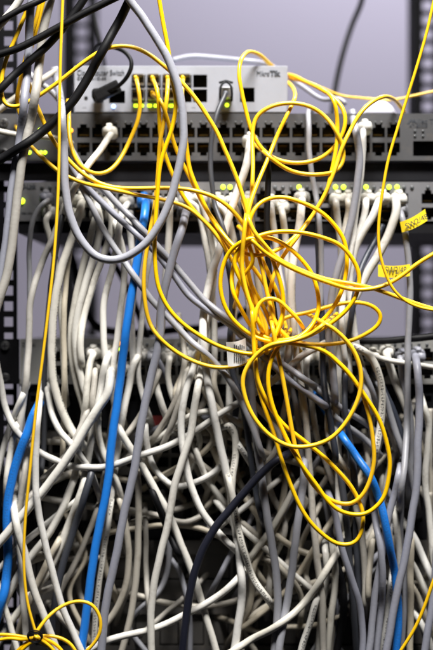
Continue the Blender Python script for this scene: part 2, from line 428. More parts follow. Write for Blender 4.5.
def ledbar(px, py, m, wpx):
    a = P(px - wpx / 2, py + 1.3); b = P(px + wpx / 2, py - 1.3)
    boxo('indicator_light', a.x, b.x, -0.0004, 0.0009, a.z, b.z, m, RT)
for x in (136, 141.5, 149.5, 156, 166, 171.5): ledbar(x, 105.6, M_LEDG, 4.0)
for x in (86, 99, 195, 247): text('- -', P(x - 3, 108, -0.0002), 0.003, M_LEDX, RT)
# transceiver modules in the cages (lifted out one by one: things)
for i in (0, 1, 2, 5, 6, 7, 3):
    hh = sfp[i]; e = empty('transceiver', ((hh[0] + hh[1]) / 2, 0, hh[2]))
    tag(e, "metal fibre transceiver in the router's %s row, %s cage from power plug" % (('upper', 'lower')[i // 5], ('first', 'second', 'third', 'fourth')[i % 5]), 'transceiver', 'transceivers in the router')
    boxo('housing', hh[0] + 0.0008, hh[1] - 0.0008, -0.006, 0.014, hh[2] + 0.001, hh[3] - 0.001, M_CAGE, e, 0.0005)
    cx = (hh[0] + hh[1]) / 2; cz = (hh[2] + hh[3]) / 2
    for s in (-1, 1): boxo('socket', cx + s * 0.0031 - 0.0022, cx + s * 0.0031 + 0.0022, -0.0064, -0.0058, cz - 0.0026, cz + 0.0022, M_PORT, e)
    boxo('pull_latch', cx - 0.005, cx + 0.005, -0.0105, -0.0062, hh[3] - 0.0024, hh[3] - 0.0012, M_BLUE if False else M_CAGE, e)

# pale plastic cap lying on the upper switch
bm = bmesh.new()
for y, sc in ((0.0, 0.8), (0.012, 1.0), (0.04, 0.85)):
    ring = []
    for (x, z) in ((361, 113), (366, 103), (375, 97.5), (388, 98.5), (395, 104), (400, 113)):
        p = P(380 + (x - 380) * sc, 113.2 + (z - 113.2) * sc); ring.append(bm.verts.new((p.x, y + 0.004, p.z + 0.0004)))
    if y > 0:
        for i in range(6): bm.faces.new((prev[i], prev[(i + 1) % 6], ring[(i + 1) % 6], ring[i]))
    else: bm.faces.new(ring)
    prev = ring
bm.faces.new(list(reversed(prev)))
bevel(bm, 0.0012, 2)
tag(mesh_obj('plastic_cap', bm, M_CLEAR, None, True), 'pale bluish plastic cap lying on the upper switch', 'cap')

# ------------------------------------------------------------------ cables
MARG = 70
HM = np.full((650 + 2 * MARG, 433 + 2 * MARG), 0.0)      # front-most height (mm) over each photo pixel, for laying cables over one another
def cat_rom(pts, step=1.5):
    pts = np.asarray(pts, float)
    n = len(pts); out = []
    ext = np.vstack([2 * pts[0] - pts[1], pts, 2 * pts[-1] - pts[-2]])
    def kn(a, b): return max(1e-4, np.linalg.norm(a[:2] - b[:2]) ** 0.5)
    for i in range(n - 1):
        p0, p1, p2, p3 = ext[i:i + 4]
        t0 = 0; t1 = kn(p0, p1); t2 = t1 + kn(p1, p2); t3 = t2 + kn(p2, p3)
        m = max(2, int(np.linalg.norm(p2[:2] - p1[:2]) / step))
        t = np.linspace(t1, t2, m, endpoint=False)[:, None]
        A1 = (t1 - t) / (t1 - t0) * p0 + (t - t0) / (t1 - t0) * p1
        A2 = (t2 - t) / (t2 - t1) * p1 + (t - t1) / (t2 - t1) * p2
        A3 = (t3 - t) / (t3 - t2) * p2 + (t - t2) / (t3 - t2) * p3
        B1 = (t2 - t) / (t2 - t0) * A1 + (t - t0) / (t2 - t0) * A2
        B2 = (t3 - t) / (t3 - t1) * A2 + (t - t1) / (t3 - t1) * A3
        out.append((t2 - t) / (t2 - t1) * B1 + (t - t1) / (t2 - t1) * B2)
    out.append(pts[-1:])
    return np.vstack(out)
def smooth1(a, sig):
    k = int(sig * 3) + 1; x = np.arange(-k, k + 1); g = np.exp(-x * x / (2 * sig * sig)); g /= g.sum()
    return np.convolve(np.pad(a, k, mode='edge'), g, mode='valid')

def tube(name, pts, r, m, parent=None, sides=10, cap=True):
    pts = np.asarray(pts); n = len(pts)
    tan = np.gradient(pts, axis=0); tan /= np.linalg.norm(tan, axis=1)[:, None] + 1e-12
    up = np.array([0.0, -1.0, 0.0])
    if abs(tan[0] @ up) > 0.95: up = np.array([1.0, 0, 0])
    nrm = up - (up @ tan[0]) * tan[0]; nrm /= np.linalg.norm(nrm)
    ang = np.linspace(0, 2 * math.pi, sides, endpoint=False)
    L = np.concatenate([[0], np.cumsum(np.linalg.norm(np.diff(pts, axis=0), axis=1))])
    V = np.empty((n, sides, 3))
    for i in range(n):
        nrm = nrm - (nrm @ tan[i]) * tan[i]; nrm /= np.linalg.norm(nrm) + 1e-12
        bi = np.cross(tan[i], nrm)
        V[i] = pts[i] + r * (-np.cos(ang)[:, None] * nrm + np.sin(ang)[:, None] * bi)   # v = 0.5 faces the front
    faces = []; uvs = []
    for i in range(n - 1):
        for j in range(sides):
            j2 = (j + 1) % sides
            faces.append((i * sides + j, (i + 1) * sides + j, (i + 1) * sides + j2, i * sides + j2))
            v0, v1 = j / sides, (j + 1) / sides
            uvs += [(L[i], v0), (L[i + 1], v0), (L[i + 1], v1), (L[i], v1)]
    faces.append(tuple(range(sides))); uvs += [(0, 0)] * sides
    faces.append(tuple(reversed(range((n - 1) * sides, n * sides)))); uvs += [(0, 0)] * sides
    me = bpy.data.meshes.new(name); me.from_pydata(V.reshape(-1, 3).tolist(), [], faces)
    me.polygons.foreach_set('use_smooth', [True] * len(faces))
    lay = me.uv_layers.new(name='uv'); lay.data.foreach_set('uv', np.array(uvs, float).ravel())
    me.materials.append(m); me.update()
    o = bpy.data.objects.new(name, me); C.objects.link(o)
    if parent: o.parent = parent; o.matrix_parent_inverse = parent.matrix_world.inverted()
    return o

def loft(bm, secs, n=16, ex=3.2):
    prev = None
    for (y, hw, hh, zo) in secs:
        ring = []
        for i in range(n):
            a = 2 * math.pi * (i + 0.5) / n; c, s = math.cos(a), math.sin(a)
            ring.append(bm.verts.new((hw * abs(c) ** (2 / ex) * (1 if c > 0 else -1), y, zo + hh * abs(s) ** (2 / ex) * (1 if s > 0 else -1))))
        if prev:
            for i in range(n): bm.faces.new((prev[i], prev[(i + 1) % n], ring[(i + 1) % n], ring[i]))
        else: bm.faces.new(ring)
        prev = ring
    bm.faces.new(list(reversed(prev)))
    bmesh.ops.recalc_face_normals(bm, faces=bm.faces)
mm = 0.001
bm = bmesh.new(); loft(bm, [(5 * mm, 5.3 * mm, 3.9 * mm, 0), (-1 * mm, 5.3 * mm, 3.9 * mm, 0), (-2 * mm, 6.6 * mm, 5.4 * mm, 0.4 * mm), (-8 * mm, 7.0 * mm, 5.9 * mm, .5 * mm),
                            (-13 * mm, 6.2 * mm, 5.2 * mm, 0), (-17 * mm, 4.3 * mm, 4.3 * mm, -0.4 * mm), (-23 * mm, 3.6 * mm, 3.6 * mm, -0.4 * mm)])
BOOT = bpy.data.meshes.new('plug_boot'); bm.to_mesh(BOOT); bm.free()
for p in BOOT.polygons: p.use_smooth = True
BOOT.materials.append(M_BOOT)
bm = bmesh.new(); loft(bm, [(-1 * mm, 2.6 * mm, 1.0 * mm, 6.2 * mm), (-4 * mm, 2.9 * mm, 1.8 * mm, 6.8 * mm), (-11 * mm, 2.9 * mm, 2.2 * mm, 6.6 * mm), (-15 * mm, 2.2 * mm, 1.0 * mm, 5.4 * mm)], 10)
LATCH = bpy.data.meshes.new('latch_cover'); bm.to_mesh(LATCH); bm.free()
for p in LATCH.polygons: p.use_smooth = True
LATCH.materials.append(M_BOOT)
bm = bmesh.new(); loft(bm, [(2 * mm, 2.1 * mm, 2.1 * mm, 0), (-6 * mm, 2.2 * mm, 2.2 * mm, 0), (-7 * mm, 1.7 * mm, 1.7 * mm, 0), (-15 * mm, 1.4 * mm, 1.4 * mm, 0)], 12)
LC = bpy.data.meshes.new('fibre_plug'); bm.to_mesh(LC); bm.free()
LC.materials.append(M_YEL)
for p in LC.polygons: p.use_smooth = True
BOOTS = {}
def boot_mesh(base, m):
    k = (base.name, m.name)
    if k not in BOOTS:
        b = base.copy(); b.materials.clear(); b.materials.append(m); BOOTS[k] = b
    return BOOTS[k]

CAP = 135.0
N_CAB = 0
def cable(col, wpx, pts, label=None, group=None, h=25, ends=None, name='network_cable', cat='cable', slope=0.55, soft=0.85,
          drape=True, sides=None, h_ref=70, extra_parts=(), parent=None, part_name='jacket', hmin=None):
    """wpx: width in photo pixels; pts: photo pixels (x, y[, h mm]); ends: two letters of x (leaves the frame), d (dives behind), p (plug), f (fibre plug), n"""
    global N_CAB; N_CAB += 1
    P0 = [list(p) for p in pts]
    full = [[p[0], p[1], (p[2] if len(p) > 2 else h), (p[3] if len(p) > 3 else 0)] for p in P0]   # 4th value 1: tucked, keeps its own depth
    def near(p): return p[0] < 6 or p[0] > 427 or p[1] < 6 or p[1] > 643
    if ends is None: ends = ''.join('x' if near(p) else 'd' for p in (full[0], full[-1]))
    def ext(a, b, dist, dh):
        v = np.array([a[0] - b[0], a[1] - b[1]]); v = v / (np.linalg.norm(v) + 1e-6)
        return [a[0] + v[0] * dist, a[1] + v[1] * dist, max(3, a[2] + dh), a[3]]
    for k, e in enumerate(ends):
        i, j = (0, 1) if k == 0 else (-1, -2)
        if e == 'x': q = ext(full[i], full[j], 34, 0)
        elif e == 'd':
            a_ = full[i]; q = ext(a_, full[j], 17, -14)
            if a_[1] > 330 or (110 < a_[1] < 160) or (180 < a_[1] < 228): q[2] = -14
            if col == 'y': q[2] = a_[2] - 50
        elif e in 'pf':
            x, y = full[i][:2]; q = None
            hs = 20 if e == 'p' else 17
            full[i][2] = hs; mid = [x + (full[j][0] - x) * 0.12, y + 0.6, hs + 11, 0]
            if k == 0: full.insert(1, mid)
            else: full.insert(-1, mid)
        else: q = None
        if q is not None:
            if k == 0: full.insert(0, q)
            else: full.append(q)
    S = cat_rom(full)
    px, py, hb = S[:, 0], S[:, 1], S[:, 2]; tk = np.clip(smooth1(S[:, 3], 3.0), 0, 1)
    r = wpx * K * (D - h_ref / 1000) / D / 2
    r_mm = r * 1000; rp = wpx / 2
    n = len(px)
    if wpx > 5 and drape:      # stiff jackets are never perfectly smooth: slow small waver
        tx, ty = np.gradient(px), np.gradient(py); tl = np.hypot(tx, ty) + 1e-9; q_ = np.arange(n) * 1.5
        wv = 0.32 * np.sin(q_ / random.uniform(5.5, 8) + random.uniform(0, 6)) * np.sin(q_ / random.uniform(13, 21) + random.uniform(0, 6)) + 0.5 * np.sin(q_ / random.uniform(16, 26) + random.uniform(0, 6))
        wv = wv * np.clip(np.minimum(np.arange(n), np.arange(n)[::-1]) / 12, 0, 1)
        px, py = px - ty / tl * wv, py + tx / tl * wv
    ds = np.concatenate([[0], np.cumsum(np.hypot(np.diff(px), np.diff(py)))]) * 0.9 + 1e-6 * np.arange(n)
    if drape:
        tx, ty = np.gradient(px), np.gradient(py); tl = np.hypot(tx, ty) + 1e-9
        nx, ny = -ty / tl, tx / tl
        req = hb.copy()
        for o_ in (-0.7, 0, 0.7):
            ix = np.clip((px + nx * rp * o_ + MARG).round().astype(int), 0, HM.shape[1] - 1)
            iy = np.clip((py + ny * rp * o_ + MARG).round().astype(int), 0, HM.shape[0] - 1)
            req = np.maximum(req, HM[iy, ix] + r_mm * soft)
        req = np.minimum(req, CAP); req = np.where(tk > 0.4, hb, req)
        # free zones near plugged or diving ends
        for k, e in enumerate(ends):
            L_ = ds if k == 0 else ds[-1] - ds
            if e in 'pf': z = L_ < 5; req[z] = hb[z]
            if e == 'd': z = L_ < 15; req[z] = np.minimum(req[z], hb[z] + 4)
        hh = req.copy()
        for it in range(2):
            D_ = np.abs(ds[:, None] - ds[None, :])
            hh = (req[None, :] - slope * D_).max(1)
            if it == 0:      # self crossings: the later pass goes over
                for i in range(n):
                    far = np.where((np.hypot(px[:i] - px[i], py[:i] - py[i]) < wpx * 0.9) & (ds[i] - ds[:i] > 6 * wpx))[0]
                    if len(far): req[i] = min(CAP + 10, max(req[i], hh[far].max() + 2 * r_mm * soft))
        hh = smooth1(hh, 4.0)
        for k, e in enumerate(ends):
            L_ = ds if k == 0 else ds[-1] - ds
            if e in 'pf':
                wgt = np.clip(1 - (L_ - 1.5) / 9, 0, 1); wgt = wgt * wgt * (3 - 2 * wgt)
                hh = hh * (1 - wgt) + hb * wgt
            if e == 'd':
                wgt = np.clip(1 - (L_ - 2) / 16, 0, 1); wgt = wgt * wgt * (3 - 2 * wgt)
                hh = hh * (1 - wgt) + hb.min() * wgt if False else hh * (1 - wgt) + (hb[0] if k == 0 else hb[-1]) * wgt
        hh = hh * (1 - tk) + hb * tk
        for o_ in (-0.8, -0.4, 0, 0.4, 0.8):
            ix = np.clip((px + nx * rp * o_ + MARG).round().astype(int), 0, HM.shape[1] - 1)
            iy = np.clip((py + ny * rp * o_ + MARG).round().astype(int), 0, HM.shape[0] - 1)
            np.maximum.at(HM, (iy, ix), hh + r_mm * math.sqrt(1 - o_ * o_))
    else: hh = hb
    W = np.array([P(px[i], py[i], hh[i] / 1000)[:] for i in range(n)])
    # even arc-length samples
    L = np.concatenate([[0], np.cumsum(np.linalg.norm(np.diff(W, axis=0), axis=1))])
    m_ = max(6, int(L[-1] / 0.0028)); t = np.linspace(0, L[-1], m_)
    W = np.stack([np.interp(t, L, W[:, c]) for c in range(3)], 1)
    for _ in range(3): W[1:-1] = 0.25 * W[:-2] + 0.5 * W[1:-1] + 0.25 * W[2:]
    sd = sides or (12 if wpx > 5 else 8)
    plugs = [k for k, e in enumerate(ends) if e in 'pf']
    if parent is not None:
        return tube(part_name, W, r, JM[col], parent, sd)
    if plugs:
        root = empty(name, W[0 if plugs[0] == 0 else -1])
        tube('jacket', W, r, JM[col], root, sd)
        for k in plugs:
            x, y = pts[0][:2] if k == 0 else pts[-1][:2]; e = ends[k]
            if e == 'p':
                bmat = M_BOOT if col in 'wpb' else JM[col]
                q = share('plug_boot', boot_mesh(BOOT, bmat), P(x, y), root)
                l_ = share('latch_cover', boot_mesh(LATCH, bmat), (0, 0, 0)); l_.parent = q
                q.rotation_euler = (math.radians(random.uniform(-6, 3)), math.radians(random.uniform(-4, 4)), math.radians(random.uniform(-7, 7)))
                q.scale = (0.97 * r / 0.0029 * 0.25 + 0.75,) * 3
            else:
                q = share('fibre_plug', LC, P(x, y, 0.004), root)
    else:
        root = tube(name, W, r, JM[col], None, sd)
    if label: tag(root, label, cat, group)
    return root

# ---- back: loose ends and leads behind the devices
cable('g', 6, [(172, 60.5, -40), (190, 56.5, -45), (216, 58, -45), (241, 60.5, -40), (258, 62.5, -40), (275, 68, -70)], 'pale grey lead lying across the top of the white router box', h=-40, drape=False, ends='nn')
cable('g', 5, [(284, 74, -60), (303, 87, -40), (324, 100, -20), (338, 98, -12), (346, 104, -8)], 'short grey lead slanting down beside the white router box', drape=False, ends='nn')
cable('k', 7, [(364, -30, -200), (362, 0, -200), (352, 25, -200), (342, 57, -190), (335, 90, -180), (331, 125, -160)], 'black power lead hanging behind the upper switch against the wall', drape=False, ends='nn', name='power_lead')
cable('k', 5, [(90, -25, -160), (95, 15, -160), (100, 40, -150), (105, 70, -150), (108, 110, -150)], 'thin black lead hanging behind the router next to the rear post', drape=False, ends='nn', name='power_lead')
cable('k', 9, [(70, 250, -120), (84, 300, -110), (96, 326, -100), (130, 333, -100), (175, 330, -100), (222, 324, -110), (262, 300, -130)], 'thick black lead sagging behind the rack in the open gap', drape=False, ends='nn', name='power_lead')
cable('k', 7, [(98, 235, -80), (112, 260, -80), (126, 285, -80), (140, 318, -80), (150, 345, -60)], 'black lead slanting behind the blue cable in the open gap', drape=False, ends='nn', name='power_lead')
cable('k', 6, [(388, 238, -60), (375, 258, -60), (360, 284, -60), (345, 320, -60)], 'black lead slanting behind the white cables below the green lights', drape=False, ends='nn', name='power_lead')
cable('y', 2.6, [(322, 88, -60), (343, 96, -25), (362, 98, -30), (392, 100, -30), (412, 96, -30), (440, 90, -30), (470, 84, -30)], 'thin yellow fibre running level above the upper switch', drape=False, ends='nn', name='fibre_cable')
cable('k', 7.5, [(336, 336, 8), (350, 340, 14), (375, 341.5, 20), (400, 340, 24), (433, 336, 26)], 'thick black cable running level along the top of the light grey switch', ends='dx', name='power_lead', h=14)

# ---- filler: dim cables deep in the tangle
FL = 'dim off-white cable deep at the back of the lower tangle'; FG = 'cables at the back of the tangle'
for i in range(64):
    x0 = random.uniform(10, 425); y0 = random.uniform(392, 470)
    kind = random.random()
    if kind < 0.62:
        sl = random.gauss(0, 0.45); y1 = random.uniform(560, 655)
        if random.random() < 0.35: y0 = random.uniform(470, 540); y1 = 655
        pts = [(x0, y0)]
        for t in (0.3, 0.55, 0.8, 1.0):
            pts.append((x0 + sl * (y1 - y0) * t + random.gauss(0, 9), y0 + (y1 - y0) * t))
    else:
        dx = random.uniform(70, 170) * random.choice((-1, 1)); y0 = random.uniform(430, 630)
        sag = random.uniform(-30, 40); dy = random.uniform(-60, 60)
        pts = [(x0 + dx * t, y0 + dy * t + sag * 4 * t * (1 - t) + random.gauss(0, 3)) for t in (0, 0.25, 0.5, 0.75, 1)]
    # leave the dark hollow in the middle mostly open
    if sum(1 for p in pts if 135 < p[0] < 225 and 535 < p[1] < 640) >= 1 and random.random() < 0.85: continue
    cc_ = random.choice('bbbg')  # no white here: dimness of the depth is put into the jacket colour
    FL = 'dim %s cable deep at the back of the lower tangle, %s' % ('grey' if cc_ == 'g' else 'beige', 'hanging steeply' if kind < 0.62 else 'lying in a flat sag')
    FG = ('grey' if cc_ == 'g' else 'beige') + (' hanging' if kind < 0.62 else ' sagging') + ' cables at the back of the tangle'
    cable(cc_, random.uniform(5.2, 6.8), [(min(max(p[0], 22), 430), min(p[1], 655)) for p in pts], FL, FG, h=random.uniform(8, 26), h_ref=20, soft=0.6)

# ---- cables into the upper switch
cable('w', 5.5, [(0, 132), (12, 134.5), (35, 136), (57, 137.5), (66, 141)], 'thin white cable running level across the lit corner of the upper switch', h=14, h_ref=10)
cable('b', 6.5, [(-4, 113), (5, 106), (14, 99), (30, 88), (42, 80)], 'short pale cable slanting behind the yellow loops beside the rack post', h=18)
cable('g', 6, [(40, 82), (50, 90), (58, 99), (66, 112)], 'short grey cable slanting behind the router lettering end', h=12)

S2L = 'white network cable with moulded boot plugged into the middle grey switch'; S2G = 'white cables of the middle switch'
NUM = 'zero one two three four five six seven eight nine ten eleven twelve thirteen fourteen fifteen sixteen seventeen eighteen'.split()
def s2(col, wd, pts, lab=S2L, grp=S2G, h=32, **k):
    if pts[-1][1] < 350:
        x_, y_ = pts[-1]; pts = pts + [(x_ + random.uniform(-9, 9), 378), (x_ + random.uniform(-18, 18), 418)]
    if pts[0][1] < 208: pts = [(pts[0][0], max(pts[0][1], 200.5))] + [p for p in pts[1:] if p[1] > 203]
    if lab == S2L:
        n_ = round((pts[0][0] - 146) / 15.4)
        lab = "%s cable in the middle switch's %s row, %s sockets from blue plug, %s side" % ('white' if col != 'b' else 'beige', 'upper' if pts[0][1] < 208 else 'lower', NUM[abs(n_)], 'rack post' if n_ < 0 else 'yellow flag')
        if n_ == 0: lab = 'white cable booted into the socket right next to the blue plug'
    return cable(col, wd, pts, lab, grp, h=h, ends='p' + k.pop('end', 'd'), **k)
s2('g', 5.5, [(48, 200), (40, 206), (33, 220), (30, 245), (30, 275), (29, 312), (27, 350), (24, 392)], 'thin grey cable hanging straight down from the leftmost socket of the middle switch', None)
s2('w', 6.5, [(50, 214), (45, 220), (49, 236), (56, 262), (60, 300), (63, 350), (66, 395)])
s2('b', 7, [(66, 204), (60, 220), (52, 239), (38, 272), (31, 300), (29, 349), (25, 386), (20, 424), (14, 458), (8, 490)])
cable('s', 6, [(63, 214), (58, 240), (53, 270), (49, 300), (46, 340), (44.5, 380), (44, 424), (42, 470), (36, 505)], 'slate grey cable hanging just behind the straight yellow fibre', h=26, ends='dd')
s2('b', 6, [(79, 214), (72, 236), (68, 262), (65, 300), (64, 340), (64, 385), (64, 424), (63, 456)])
s2('p', 8.6, [(82, 203), (78, 218), (72, 238), (62, 268), (56, 297), (52.5, 324), (51, 352), (53, 378), (60, 404), (72, 430), (86, 448)], 'stout white cable with dark printing falling beside the straight yellow fibre', None, h=40)
s2('w', 7.5, [(97, 216), (92, 232), (84, 262), (76, 295), (72, 324), (72, 354), (76, 383), (84, 409), (92, 440)])
s2('p', 7.5, [(95, 203), (101, 222), (97, 246), (88, 274), (80, 302), (76, 326), (77, 358), (83, 385), (92, 412)], h=38)
s2('w', 7.2, [(110, 204), (112, 228), (106, 250), (96, 276), (86, 306), (81, 335), (82, 365)], h=36)
s2('w', 7, [(112, 216), (117, 232), (123, 250), (125, 275), (122, 300), (118, 330)])
s2('w', 6.5, [(127, 216), (130, 236), (133, 262), (134, 290), (132, 320)])
s2('w', 7, [(128, 204), (121, 216), (117, 240), (112, 270), (104, 305)], h=36)
s2('w', 6, [(155, 203), (156, 222), (152, 246), (147, 275), (143, 310), (140, 335)])
s2('w', 7.2, [(170, 205), (169, 222), (168, 250), (166, 278), (163, 305), (161, 330)])
s2('w', 6.5, [(186, 201), (196, 206), (201, 222), (205, 240), (209, 260), (212, 290)])
s2('w', 6.5, [(201, 201), (206, 216), (211, 236), (214, 262), (212, 292), (208, 316)])
s2('w', 7.5, [(217, 203), (226, 214), (232, 232), (236, 258), (236, 290), (232, 325)])
s2('w', 7, [(232, 204), (240, 222), (245, 248), (247, 280), (250, 310), (252, 340)])
s2('b', 6.5, [(248, 202), (252, 225), (254, 255), (258, 285), (262, 318)])
s2('w', 6.5, [(271, 205), (273, 219), (275, 236), (277, 262), (282, 288), (288, 316), (292, 345)])
s2('w', 7, [(281, 209), (285, 232), (287, 262), (291, 292), (294, 318), (298, 345)])
s2('w', 8.5, [(302, 197), (301, 217), (296, 242), (292, 267), (291, 292), (292, 330), (288, 360)], h=40)
s2('w', 7.2, [(335.5, 196), (336.5, 210), (337.5, 225), (340, 242), (341, 268), (337, 300)], h=28)
s2('w', 7.2, [(348, 196), (349, 209), (346, 225), (344, 246), (340, 275), (333, 306)], h=28)
s2('w', 7.2, [(366, 196), (365, 212), (357, 237), (350, 257), (347, 282), (345, 312), (347, 345), (350, 380)], h=34)
s2('w', 8, [(380, 194), (379, 203), (371, 219), (360, 238), (354, 254), (350, 282), (352, 318), (357, 352), (364, 378), (370, 410)], h=40)
s2('w', 9, [(396, 196), (396, 211), (390, 230), (380, 252), (367, 275), (357, 294), (349, 313), (341, 340), (337, 386), (336, 431), (339, 484), (338, 530)], 'stout white cable slanting from the socket beside the two yellow flags', None, h=40)

# ---- third switch
S3L = 'white network cable with boot plugged into the light grey switch'; S3G = 'white cables of the light grey switch'
def s3(col, wd, pts, lab=S3L, grp=S3G, h=30, **k):
    if lab == S3L:
        n_ = round((pts[0][0] - 123) / 15.2)
        lab = "%s cable in the light grey switch's %s row, %s sockets %s the orange light" % ('white' if col != 'b' else 'beige', 'upper' if pts[0][1] < 363 else 'lower', NUM[abs(n_)], 'short of' if n_ < 0 else 'beyond')
        if n_ == 0: lab = 'beige cable booted into the socket right under the orange light'
    return cable(col, wd, pts, lab, grp, h=h, ends='p' + k.pop('end', 'd'), **k)
s3('w', 7, [(94, 354), (90, 361), (87, 383), (85, 408), (82, 432), (78, 462), (70, 492)])
s3('b', 6.5, [(95, 370), (94, 384), (92, 404), (96, 430), (104, 454), (110, 470)])
s3('w', 7.5, [(109, 354), (105, 365), (102, 383), (99, 402), (93, 432), (86, 466), (80, 500)], h=36)
s3('b', 6.5, [(124, 370), (119, 392), (112, 420), (108, 450), (104, 480)])
s3('w', 7.5, [(140, 355), (132, 367), (129, 383), (125, 404), (120, 432), (117, 458), (112, 490), (104, 530)], h=38)
s3('w', 8, [(386, 353), (389, 364), (394, 380), (402, 398), (411, 420), (414, 450), (412, 480)], h=26)
s3('b', 6, [(371, 356), (376, 372), (380, 395), (388, 420), (396, 450)], h=22)
s3('g', 7, [(400, 358), (403, 380), (409, 410), (411, 450), (409, 490)], h=24, lab='grey cable with grey boot plugged into the light grey switch', grp=None)
s3('g', 5.5, [(155, 356), (160, 364), (170, 386), (180, 411), (192, 436)], lab='thin grey cable leaving the light grey switch beside the lavender cable', grp=None)
for k_, (x_, y_) in enumerate(((170, 357), (186, 357), (201, 357), (216, 370), (262, 357), (308, 357), (323, 357))):
    s3(random.choice('wwb'), 6.4, [(x_, y_), (x_ - 2, y_ + 14), (x_ + random.uniform(-14, 14), y_ + 40), (x_ + random.uniform(-30, 30), y_ + 80), (x_ + random.uniform(-40, 40), y_ + 125)], h=20)
cable('w', 5.6, [(356, 346), (370, 354), (390, 360), (412, 363.5), (433, 368)], 'thin white cable running level in front of the light grey switch under the black cable', h=30, ends='dx')

# ---- lower tangle, middle layer
WL = 'off-white network cable crossing others in the lower tangle'; WG = 'off-white cables of the lower tangle'
def t(col, wd, pts, lab=WL, grp=WG, h=36, **k): return cable(col, wd, pts, lab, grp, h=h, **k)
t('b', 6, [(108, 533), (133, 529), (158, 525), (183, 525), (210, 532), (232, 545)], 'beige cable lying level across the top of the dark hollow', None, h=20)
t('b', 6, [(112, 508), (128, 510), (158, 515), (186, 522), (205, 514)], 'beige cable lying level just above another across the dark hollow', None, h=20)
t('b', 5.6, [(145, 520), (146, 545), (147, 575), (149, 608), (152, 640)], 'thin beige cable hanging straight down inside the dark hollow', None, h=20)
t('b', 5.5, [(196, 585), (183, 598), (160, 618), (145, 632)], 'short beige cable slanting in the bottom of the dark hollow', None, h=18)
t('g', 5.5, [(172, 560), (180, 572), (185, 590), (189, 615), (190, 650)], 'thin grey cable bending down behind the navy black cable', None, h=18)
t('b', 6, [(204, 510), (212, 500), (222, 492), (236, 480)], 'short beige cable rising beside the navy black cable', None, h=24)
t('b', 6, [(40, 480), (52, 470), (68, 452), (80, 430), (88, 410)], 'beige cable slanting up behind the straight yellow fibre', None, h=24)
t('w', 6.5, [(47, 389), (52, 416), (60, 431), (72, 444), (90, 470), (100, 500)], 'white cable curving away behind the stout white slanting cable', None, h=30)
t('w', 6.5, [(98, 420), (98, 434), (105, 456), (116, 478), (124, 505)], 'white cable slanting down close beside the long blue cable', None, h=30)
t('b', 6, [(124, 438), (140, 416), (150, 392), (160, 370)], 'beige cable slanting up behind the lavender grey cable', None, h=24)
t('w', 6.2, [(153, 441), (170, 429), (185, 419), (200, 412.5), (222, 414), (240, 424)], 'white cable arching just above the long sagging white one', None, h=30)
t('b', 6.2, [(153, 440), (165, 420), (176, 398), (182, 376), (185, 352), (181, 330)], 'beige cable climbing to the light grey switch beside the lavender cable', None, h=24)
t('b', 6.2, [(160, 450), (172, 424), (182, 396), (187, 370)], 'shorter beige cable climbing next to another towards the light grey switch', None, h=24)
t('w', 6.4, [(194, 446), (200, 464), (206, 478), (216, 492), (228, 506)], 'white cable slanting down behind the bowing white cable', None, h=28)
t('b', 6.2, [(199, 381), (208, 398), (220, 412), (232, 432)], 'beige cable slanting down below the white tag', None, h=26)
t('w', 6.5, [(145, 424), (147, 444), (153, 464), (163, 479), (176, 487), (192, 484), (212, 474), (226, 462)], 'white cable swinging in a U between the lavender and the bowing cables', None, h=34)
t('g', 6.2, [(291, 381), (311, 396), (324, 406), (340, 421), (362, 437), (380, 455)], 'grey cable slanting behind the hanging yellow loops, lower of a pair', None, h=28)
t('g', 6.2, [(296, 372), (311, 384), (325, 395), (344, 410), (366, 424), (386, 440)], 'grey cable slanting behind the hanging yellow loops, upper of a pair', None, h=28)
t('g', 6, [(283, 361), (291, 386), (296, 409), (301, 440), (303, 465)], 'grey cable hanging close beside the beige cable behind the yellow loops', None, h=34)
t('w', 6, [(226, 512), (241, 528), (261, 545), (286, 568), (308, 586), (322, 596)], 'white cable slanting behind both light grey cables', None, h=30)
t('b', 6, [(262, 557), (274, 562), (286, 573), (297, 586), (302, 600), (300, 620)], 'beige cable hooking over behind the two light grey cables', None, h=26)
t('w', 6, [(216, 530), (226, 522), (244, 508), (262, 494), (278, 480)], 'white cable slanting up behind the navy black cable', None, h=26)
t('w', 6.5, [(301, 480), (293, 491), (278, 518), (261, 543), (248, 562)], 'white cable slanting up between the two light grey cables', None, h=34)
t('w', 6.5, [(216, 500), (222, 508), (232, 522), (240, 536)], 'short white cable slanting under the navy black cable', None, h=30)
t('b', 6, [(218, 533), (226, 542), (236, 550), (248, 556)], 'short beige cable slanting below the printed white cable', None, h=28)
# dark slate strands, right of the big yellow loop
t('s', 7, [(340, 470), (344, 495), (346.5, 520), (349, 558), (352, 590), (357, 650)], 'slate grey cable hanging straight under the lowest yellow loop', None, h=38)
t('s', 7, [(350, 450), (354, 480), (356, 510), (357.5, 563), (360, 610), (366, 655)], 'darker slate cable hanging next to the short beige cable under the yellow loop', None, h=34)
t('k', 8, [(336, 560), (343, 585), (343, 615), (336, 652)], 'black cable low down between white and slate cables', None, h=30)
t('s', 6, [(346, 372), (345, 400), (348, 430), (352, 456), (355, 480)], 'slate cable hanging behind the wide yellow loop', None, h=30)
t('s', 6, [(376, 372), (385, 391), (394, 411), (400, 428), (404, 446)], 'slate cable slanting beside the hooked white cable', None, h=32)
t('g', 7, [(378, 384), (386, 402), (395, 429), (405, 456), (412, 479), (416, 500)], 'grey cable slanting down past the hooked white cable', None, h=36)
t('g', 6, [(362, 366), (368, 380), (374, 396), (378, 415)], 'short grey cable running under the hooked white cable', None, h=30)
t('s', 6.5, [(318, 215), (318, 240), (319, 262), (321, 299), (322, 340), (324, 380), (330, 420), (336, 460)], 'slate cable hanging straight between the green-lit plugs', None, h=34)
t('s', 6, [(375, 240), (364, 262), (357, 285), (352, 310), (347, 345)], 'slate cable running behind the stout white slanting cable', None, h=30)
